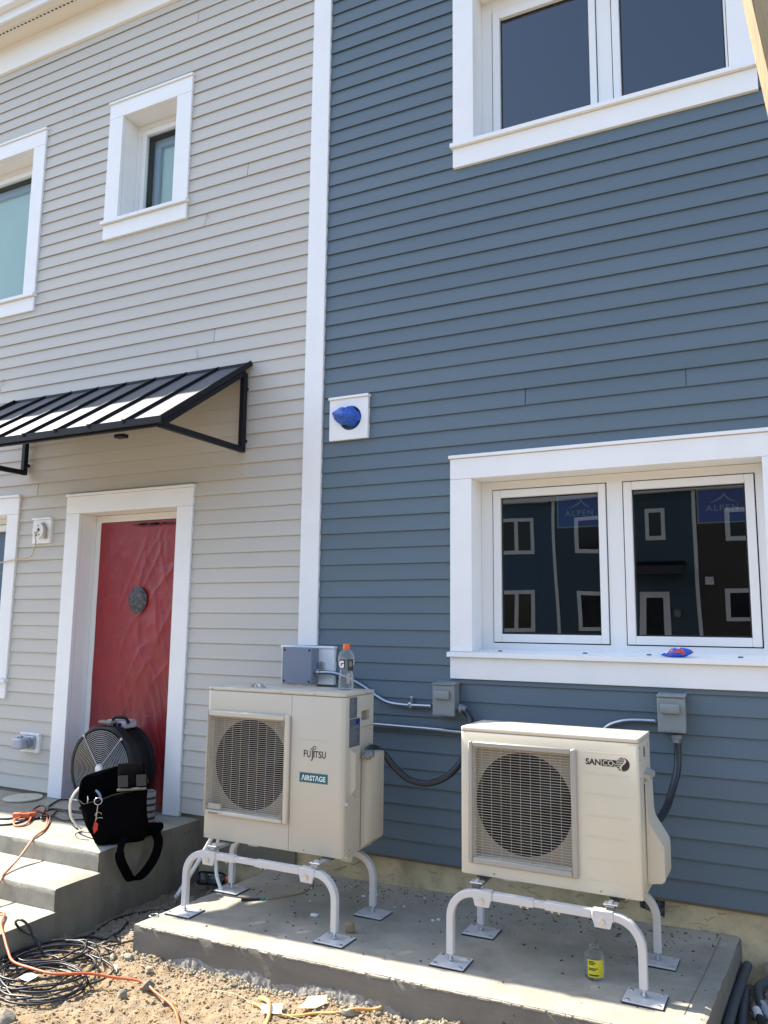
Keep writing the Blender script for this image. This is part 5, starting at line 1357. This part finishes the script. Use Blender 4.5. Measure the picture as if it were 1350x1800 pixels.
# ================================================================== SMALL THINGS ON THE UNITS AND THE PAD
def sports_bottle():
    c = Vector((-.772, -.575, 1.1925))
    o = thing('drink_bottle', 'clear plastic drink bottle with orange cap and G label on the taller unit', 'bottle', c)
    prof = [(1.06*a_, b_) for a_, b_ in [(.034, 0), (.039, .006), (.040, .03), (.038, .034), (.040, .040), (.0385, .056), (.037, .060), (.0385, .066), (.036, .085), (.0345, .088), (.0355, .094), (.0335, .108), (.0335, .118), (.040, .135), (.0425, .150), (.0425, .172), (.040, .19), (.033, .205), (.021, .216), (.017, .22), (.017, .228)]]
    MB().lathe(prof, c, 'Z', 28).build('body', M['clear'], o, smooth=60)
    MB().lathe([(.0205, .222), (.0205, .247), (.019, .250)], c, 'Z', 20).build('cap', M['capo'], o, smooth=40)
    def patch(a0, a1, z0, z1, r, m, nm):
        b = MB(); n = 10; lo = []; hi = []
        for k in range(n+1):
            a = math.radians(a0+(a1-a0)*k/n)
            lo.append(b.bm.verts.new((c.x+r*math.cos(a), c.y+r*math.sin(a), c.z+z0))); hi.append(b.bm.verts.new((c.x+r*math.cos(a), c.y+r*math.sin(a), c.z+z1)))
        for k in range(n): b.bm.faces.new((lo[k], lo[k+1], hi[k+1], hi[k]))
        return b.build(nm, m, o, smooth=180)
    patch(-110, -70, .118, .166, 0.0454, M['ink'], 'black_label')
    patch(-52, -5, .105, .168, 0.0456, M['ink'], 'black_label')
    patch(-58, -32, .036, .092, 0.0432, M['ac2_grey'], 'nutrition_panel')
    rot = Matrix.Rotation(math.radians(-8), 4, 'Z') @ FRONT
    text('G', .048, (c.x-.019, c.y-.0463, c.z+.124), M['wht_ink'], o, sx=.85, bold=.0025, rot=FRONT)
    MB().prism([(c.x-.003, c.y-.0471, c.z+.150), (c.x+.004, c.y-.0471, c.z+.150), (c.x-.001, c.y-.0471, c.z+.142), (c.x+.003, c.y-.0471, c.z+.142), (c.x-.006, c.y-.0471, c.z+.130), (c.x-.002, c.y-.0471, c.z+.139), (c.x-.007, c.y-.0471, c.z+.139)], (0, -.0004, 0)).build('bolt_emblem', M['capo'], o)
    patch(-40, -20, .128, .158, 0.0459, M['grey_lining'], 'label_print')
sports_bottle()
for k, (x, y, rz) in enumerate(((-1.305, -.70, .2), (-1.262, -.715, 1.1), (-1.225, -.70, -.2), (-1.272, -.685, .6))):
    t = MB(); t.lathe([(.0045, 0), (.0045, .026)], (0, 0, 0), 'Z', 8).lathe([(.010, .026), (.010, .034)], (0, 0, 0), 'Z', 6).lathe([(.012, .0), (.012, .003)], (0, 0, 0), 'Z', 12)
    t.xform(Matrix.Translation((x, y, 1.2035)) @ Matrix.Rotation(rz, 4, 'Z') @ Matrix.Rotation(math.radians(90), 4, 'X'))
    tag(t.build('bolt', M['zinc'], None), 'zinc bolt lying with three others on top of the taller unit', 'bolt', 'loose bolts on top of the taller unit')

def wrapper():
    o = thing('snack_wrapper', 'crumpled blue snack wrapper with red print lying on the big window sill', 'wrapper', (.895, .02, 1.40))
    b = bmesh.new(); bmesh.ops.create_icosphere(b, subdivisions=5, radius=1)
    for v in b.verts:
        q = v.co.copy(); x = q.x
        pinch = (1-.75*max(0, -x-.35)/.65*1.0)*(1-.45*max(0, x-.5)/.5)
        nz = (1-abs(noise.noise(Vector((x*2.2, q.y*2.2, q.z*2.2+3)))))**3*.30+noise.noise(q*4.5)*.14+noise.noise(q*9)*.07
        k_ = pinch*(.86+nz*.5)
        v.co = Vector((x*.082+.008*noise.noise(q*3), q.y*.036*k_, max(-.0, .023+q.z*.026*k_-.010*max(0, -x-.2)+.006*x)))
    t = MB(); t._add(b, Matrix.Translation((.895, .004, 1.3985)))
    # colours of the print follow the folds: red and white bands on a blue film
    me_m = M['gloss_blue']; ob = t.build('film', me_m, o, smooth=40)
    ob.data.materials.append(M['wrap_red']); ob.data.materials.append(M['wht_ink'])
    for pl_ in ob.data.polygons:
        c_ = pl_.center; h_ = noise.noise(Vector((c_.x*30, c_.y*30, c_.z*30+2))); g_ = noise.noise(Vector((c_.x*48+5, c_.y*48, c_.z*48)))
        if h_ > .22 and (c_.z > .022 or c_.x > .03): pl_.material_index = 1
        elif g_ > .30: pl_.material_index = 2
    b = MB(); b.prism([(.93, .01, 1.445), (.965, .01, 1.438), (.972, .0, 1.425), (.95, -.005, 1.435)], (0, .004, .001)); b.build('torn_edge', M['gloss_blue'], o)
wrapper()

def yellow_bottle():
    c = Vector((.590, -.757, padz(.59)))
    o = thing('clear_bottle', 'empty clear bottle with yellow label standing on the pad under the ivory unit', 'bottle', c)
    MB().lathe([(.038, 0), (.043, .006), (.043, .092), (.039, .102), (.022, .112), (.020, .118), (.0215, .12), (.0215, .132), (.019, .134)], c, 'Z', 26).build('body', M['clear'], o, smooth=50)
    def patch(a0, a1, z0, z1, r, m, nm):
        b = MB(); n = 12; lo = []; hi = []
        for k in range(n+1):
            a = math.radians(a0+(a1-a0)*k/n)
            lo.append(b.bm.verts.new((c.x+r*math.cos(a), c.y+r*math.sin(a), c.z+z0))); hi.append(b.bm.verts.new((c.x+r*math.cos(a), c.y+r*math.sin(a), c.z+z1)))
        for k in range(n): b.bm.faces.new((lo[k], lo[k+1], hi[k+1], hi[k]))
        return b.build(nm, m, o, smooth=180)
    patch(-118, -18, .016, .086, .0434, M['label_y'], 'label')
    rl = random.Random(9)
    for z, a1 in ((.078, -80), (.072, -70), (.066, -78), (.050, -60), (.044, -72), (.022, -55)):
        patch(-112, a1, z, z+(.004 if z > .03 else .006), .0438, M['ink'], 'label_print')
yellow_bottle()
def pen():
    o = thing('marker_pen', 'black marker pen with a green end lying on the pad under the taller unit', 'pen', (-1.36, -.57, .004))
    A = Vector((-1.403, -.606, .012)); B = Vector((-1.318, -.545, .013))
    MB().tube([A, B], .0075, 10).build('barrel', M['blackcord'], o, smooth=40)
    MB().tube([B, B+(B-A).normalized()*.03], .0078, 10).build('end_cap', mat('green_plastic', (.03, .28, .20), .4), o, smooth=40)
pen()
tag(MB().tube([(-1.682+.024*math.cos(k*.524), -1.0+.024*math.sin(k*.524), .003) for k in range(13)], .0028, 6, caps=False).build('metal_ring', M['zinc'], None, smooth=180), 'small metal ring lying on the sunlit front left corner of the pad', 'ring')
t = MB().box(-.02, -.012, 0, .02, .012, .014, .003).jitter(.004, 50); t.xform(Matrix.Translation((-.905, -.634, .0135))); tag(t.build('plastic_scrap', M['paper'], None), 'small white scrap on the shaded middle of the pad', 'scrap')
t = MB().box(-.022, -.016, 0, .022, .016, .05, .006).jitter(.008, 40); t.xform(Matrix.Translation((-.625, -.755, .0185))); tag(t.build('wood_chunk', M['woodchip'], None), 'brown wood chunk on the pad behind the front leg of the taller stand', 'wood chunk')
b = MB(); P = [(-1.28, -.52, .007), (-1.22, -.44, .008), (-1.17, -.36, .010), (-1.17, -.25, .011), (-1.20, -.16, .011)]
b.tube(P, .006, 6, smooth=4).jitter(.003, 40); tag(b.build('soil_trail', M['woodchip'], None), 'thin brown curved trail of debris on the pad under the taller unit', 'debris')
# scattered crumbs on the pad
b = MB(); rr = random.Random(21)
for k in range(420):
    x = rr.uniform(-1.5, 1.05); y = rr.choice((rr.uniform(-1.0, -.05), rr.uniform(-.35, -.02), rr.uniform(-.2, -.0))); s = rr.uniform(.0018, .0055)
    mt = Matrix.Rotation(rr.uniform(0, 6), 3, 'Z')
    b.obox((x, y, padz(x)+s*.35+.001), (s*rr.uniform(1, 3.2), s*rr.uniform(.6, 1.2), s*.7), mt)
b.build('pad_crumbs', M['darkcrumb'], None, kind='stuff')
b = MB()
for k in range(16):
    x = rr.uniform(-1.2, -.2); y = rr.uniform(-.45, -.03); s = rr.uniform(.006, .012)
    b.obox((x, y, padz(x)+s*.3+.001), (s*1.5, s, s*.6), Matrix.Rotation(rr.uniform(0, 6), 3, 'Z'))
b.build('pad_chips', M['paper'], None, kind='stuff')

# ================================================================== GAP AND RIGHT HAND CORNER
def gap_bottle():
    o = thing('discarded_bottle', 'dusty clear bottle with orange cap lying in the dark gap behind the pad corner', 'bottle', (-1.93, -.12, -.16))
    q = Vector((.9, .25, .02)).normalized().to_track_quat('Z', 'Y').to_matrix().to_4x4(); m4 = Matrix.Translation((-2.06, -.17, -.08)) @ q
    t = MB().lathe([(.036, 0), (.042, .01), (.042, .05), (.039, .055), (.042, .06), (.042, .14), (.036, .17), (.016, .195)], (0, 0, 0), 'Z', 22); t.xform(m4); t.build('body', M['bluegrey_bottle'], o, smooth=50)
    t = MB().lathe([(.02, .192), (.02, .225)], (0, 0, 0), 'Z', 16); t.xform(m4); t.build('cap', M['capo'], o, smooth=40)
gap_bottle()
def rock_mesh(seed, sub=2):
    b = bmesh.new(); bmesh.ops.create_icosphere(b, subdivisions=sub, radius=1)
    rr = random.Random(seed); sc = Vector((rr.uniform(.8, 1.3), rr.uniform(.6, 1.0), rr.uniform(.5, .85)))
    pl = [Vector((rr.gauss(0, 1), rr.gauss(0, 1), rr.gauss(0, 1))).normalized() for _ in range(9)]
    for v in b.verts:
        d = v.co.normalized(); r = 1.0
        for n_ in pl:
            k = d.dot(n_)
            if k > .2: r = min(r, .64/k)
        r *= 1+.08*noise.noise(d*3+Vector((seed, 0, 0)))
        v.co = Vector((d.x*sc.x, d.y*sc.y, d.z*sc.z))*r
    return b
def rock(x, y, s, seed, label, group=None, z=None, m='rock'):
    me = bpy.data.meshes.new('stone'); b = rock_mesh(seed); b.to_mesh(me); b.free(); me.materials.append(M[m])
    me.polygons.foreach_set('use_smooth', [True]*len(me.polygons)); me.set_sharp_from_angle(angle=math.radians(24))
    o = bpy.data.objects.new('stone', me); C.objects.link(o)
    o.scale = (s, s, s); o.rotation_euler = (random.uniform(-.3, .3), random.uniform(-.3, .3), random.uniform(0, 6))
    o.location = (x, y, (gheight(x, y) if z is None else z)+s*.35)
    o['label'] = label; o['category'] = 'stone'
    if group: o['group'] = group
    return o
rock(-1.335, -1.405, .046, 3, 'squarish grey stone resting on the orange cord in the soil')
rock(-1.39, -1.515, .036, 12, 'flat grey stone in the soil just in front of the one on the orange cord')
rock(-1.66, -1.20, .034, 7, 'pale rounded stone at the corner of the pad by the black cord')
rock(-1.735, -1.235, .032, 9, 'angular tan stone left of the pale rounded stone at the pad corner')
rock(-.362, -1.235, .034, 15, 'smooth light stone behind the long yellow orange cable')
rock(-1.46, -1.27, .026, 18, 'dark small stone in the soil below the left end of the pad face')
rock(-1.12, -1.40, .022, 22, 'small pale stone in the open soil right of the orange cord')
rock(-1.62, -1.95, .045, 25, 'grey stone at the bottom left corner beside the cord pile')
rs = random.Random(31); G2 = 'loose stones on the soil in front of the pad'
for k in range(34):
    x = rs.uniform(-1.9, -.1); y = -1.16-rs.random()**1.3*.62
    rock(x, y, rs.uniform(.007, .015), 40+k, 'small loose stone lying on the sandy soil in front of the pad', G2)
G3 = 'shaded stones beside the right end of the pad'
for k in range(46):
    x = rs.uniform(1.19, 1.75); y = rs.uniform(-.62, .0)
    rock(x, y, rs.uniform(.022, .055), 90+k, 'grey brown stone in the shade beside the right end of the pad', G3)
G4 = 'stones in the dark gap between the steps and the pad'
for k in range(14):
    rock(rs.uniform(-2.16, -1.70), rs.uniform(-.75, -.02), rs.uniform(.012, .034), 150+k, 'dark stone in the gap between the steps and the pad', G4)
tag(MB().prism([(1.24, -.06, -.085), (1.50, -.02, -.06), (1.52, .015, -.05), (1.24, .015, -.07)], (0, 0, .03)).jitter(.008, 14).build('broken_slab', M['steps_side'], None), 'brown slab fragment against the wall beside the right end of the pad', 'slab')
t = MB().prism([(0, 0, 0), (.035, -.012, 0), (.045, .012, 0), (.012, .016, 0)], (0, 0, .002)); t.xform(Matrix.Translation((1.275, -.035, -.025)))
tag(t.build('paper_scrap', M['paper'], None), 'tiny white paper scrap on the brown slab fragment', 'paper')
def black_pipe(P, r, label, m='pipegrey', grey=False):
    o = thing('black_pipe', label, 'pipe', P[0]); MB().tube(P, r, 14, smooth=5).build('pipe', M[m], o, smooth=60); return o
black_pipe([(1.165, -.03, -.055), (1.145, -.20, -.066), (1.118, -.53, -.075), (1.105, -.85, -.08), (1.10, -1.2, -.085)], .021, 'long dark plastic pipe lying against the right end of the pad')
black_pipe([(1.160, -.20, -.105), (1.158, -.45, -.108), (1.165, -.70, -.11), (1.18, -1.1, -.112)], .020, 'second dark plastic pipe lying under the long one beside the pad')
hp = black_pipe([(1.60, .0, -.06), (1.42, -.01, -.075), (1.29, -.06, -.085), (1.22, -.15, -.09), (1.215, -.25, -.095), (1.235, -.36, -.10), (1.29, -.47, -.105), (1.36, -.58, -.108)], .019, 'curved dark hose with a pale sleeve among the stones right of the pad')
MB().tube([(1.232, -.335, -.099), (1.252, -.40, -.102), (1.29, -.47, -.105)], .0205, 14, smooth=4).build('pale_sleeve', M['clearbox'], hp, smooth=60)
wp = thing('pipe_offcut', 'short white and black pipe offcut among the stones by the curved hose', 'pipe', (1.22, -.5, -.12))
MB().tube([(1.212, -.425, -.088), (1.226, -.495, -.09)], .017, 14).build('white_end', M['whiteplastic'], wp, smooth=60)
MB().tube([(1.226, -.495, -.09), (1.245, -.62, -.093)], .0172, 14).build('black_end', M['rubber'], wp, smooth=60)

# gravel, clods and straw: uncountable ground litter
def litter(name, m, n, place, smin, smax, sub=1, seed=1, sink=.25):
    rr = random.Random(seed); protos = []
    for s in range(6):
        b = rock_mesh(200+s+seed*10, sub); b.verts.ensure_lookup_table()
        protos.append((np.array([v.co[:] for v in b.verts]), np.array([[v.index for v in f.verts] for f in b.faces]))); b.free()
    V = []; F = []; o = 0
    for i in range(n):
        x, y = place(rr); s = smin+(smax-smin)*rr.random()**2.4
        pv, pf = protos[rr.randrange(6)]; a = rr.uniform(0, 6.28); ca, sa = math.cos(a), math.sin(a)
        q = pv*s; q = np.column_stack((q[:, 0]*ca-q[:, 1]*sa, q[:, 0]*sa+q[:, 1]*ca, q[:, 2]))+np.array((x, y, gheight(x, y)+s*sink))
        V.append(q); F.append(pf+o); o += len(pv)
    me = bpy.data.meshes.new(name); me.from_pydata(np.concatenate(V).tolist(), [], np.concatenate(F).tolist()); me.materials.append(M[m])
    ob = bpy.data.objects.new(name, me); C.objects.link(ob); ob['kind'] = 'stuff'; return ob
front = lambda r: (r.uniform(-2.2, .4), -1.135-r.random()**1.4*.85)
foot = lambda r: (r.uniform(-1.72, .6), -1.13-abs(r.gauss(0, .035)))
rightw = lambda r: (r.uniform(1.14, 1.9), r.uniform(-.9, .02))
gap = lambda r: (r.uniform(-2.2, -1.6), r.uniform(-1.1, .02))
litter('soil_clods', 'clod', 7000, front, .0025, .012, 1, 1, .1)
litter('concrete_crumbs', 'spill', 1000, lambda r: (r.uniform(-1.45, .0), -1.128-abs(r.gauss(0, .022))), .0025, .010, 1, 8, .5)
litter('gravel', 'pebble', 1500, front, .002, .009, 1, 2)
litter('gravel_at_pad_foot', 'pebble', 1300, foot, .003, .015, 1, 3)
litter('gravel_right', 'pebble', 900, rightw, .005, .02, 1, 4)
litter('grey_dust_lumps', 'spill', 3200, lambda r: (r.uniform(-2.2, -1.62), r.uniform(-1.22, .02)), .002, .011, 1, 9, .2)
litter('gravel_gap', 'pebble', 500, gap, .003, .014, 1, 5)
right_front = lambda r: (r.uniform(-.45, .7), -1.14-r.random()*.4)
litter('gravel_front_right', 'pebble', 1200, right_front, .003, .013, 1, 6)
b = MB(); rr = random.Random(77)
for k in range(46):
    x = rr.uniform(-2.0, -.2); y = -1.17-rr.random()*.5; a = rr.uniform(0, 3.14); l = rr.uniform(.02, .07)
    P = [gz(x+l*(u-.5)*math.cos(a)+.006*math.sin(u*3), y+l*(u-.5)*math.sin(a), .008+.006*math.sin(u*3)) for u in (0, .5, 1)]
    b.tube(P, rr.uniform(.0007, .0018), 5)
P = [gz(-1.05+.13*i+.01*math.sin(i*2), -1.28-.018*i+.012*math.sin(i*1.7), .009) for i in range(7)]; b.tube(P, .0014, 5, smooth=4)
b.build('straw_litter', M['straw'], None, kind='stuff')
t = MB().prism([(0, 0, 0), (.075, -.018, 0), (.085, .0, 0), (.01, .022, 0)], (0, 0, .006)).jitter(.003, 30)
t.xform(Matrix.Translation((-1.64, -1.33, gheight(-1.64, -1.33)+.012)) @ Matrix.Rotation(-.5, 4, 'Z')); tag(t.build('wood_splinter', M['straw'], None), 'pale wood splinter on the soil between the cord pile and the pad corner', 'splinter')

# ================================================================== LEANING TIMBER
def lumber():
    P0 = Vector((1.40369, -1.9, 3.56687)); d = Vector((.05303, 0, -.41639)).normalized()
    top = P0+d*((4.25-P0.z)/d.z); bot = P0+d*((-.15-P0.z)/d.z)
    o = thing('timber', 'tall pale sawn timber post leaning in front of the upper right window', 'timber', bot)
    # broad face turned to the right, narrow edge toward the viewer's left
    a = Vector((math.cos(math.radians(28)), -math.sin(math.radians(28)), 0)); a = (a-d*a.dot(d)).normalized()
    u = d.cross(a).normalized()
    h = .0165; wd = .14; b = MB(); P = []
    c = top
    for s, v in ((-1, 0), (1, 0), (1, 1), (-1, 1)): P.append(c+a*(s*h)+u*(v*wd)*(1 if u.y > 0 else -1))
    b.prism(P, bot-top)
    bmesh.ops.bevel(b.bm, geom=list(b.bm.edges), offset=.003, segments=2, affect='EDGES')
    b.build('board', M['lumber'], o)
lumber()
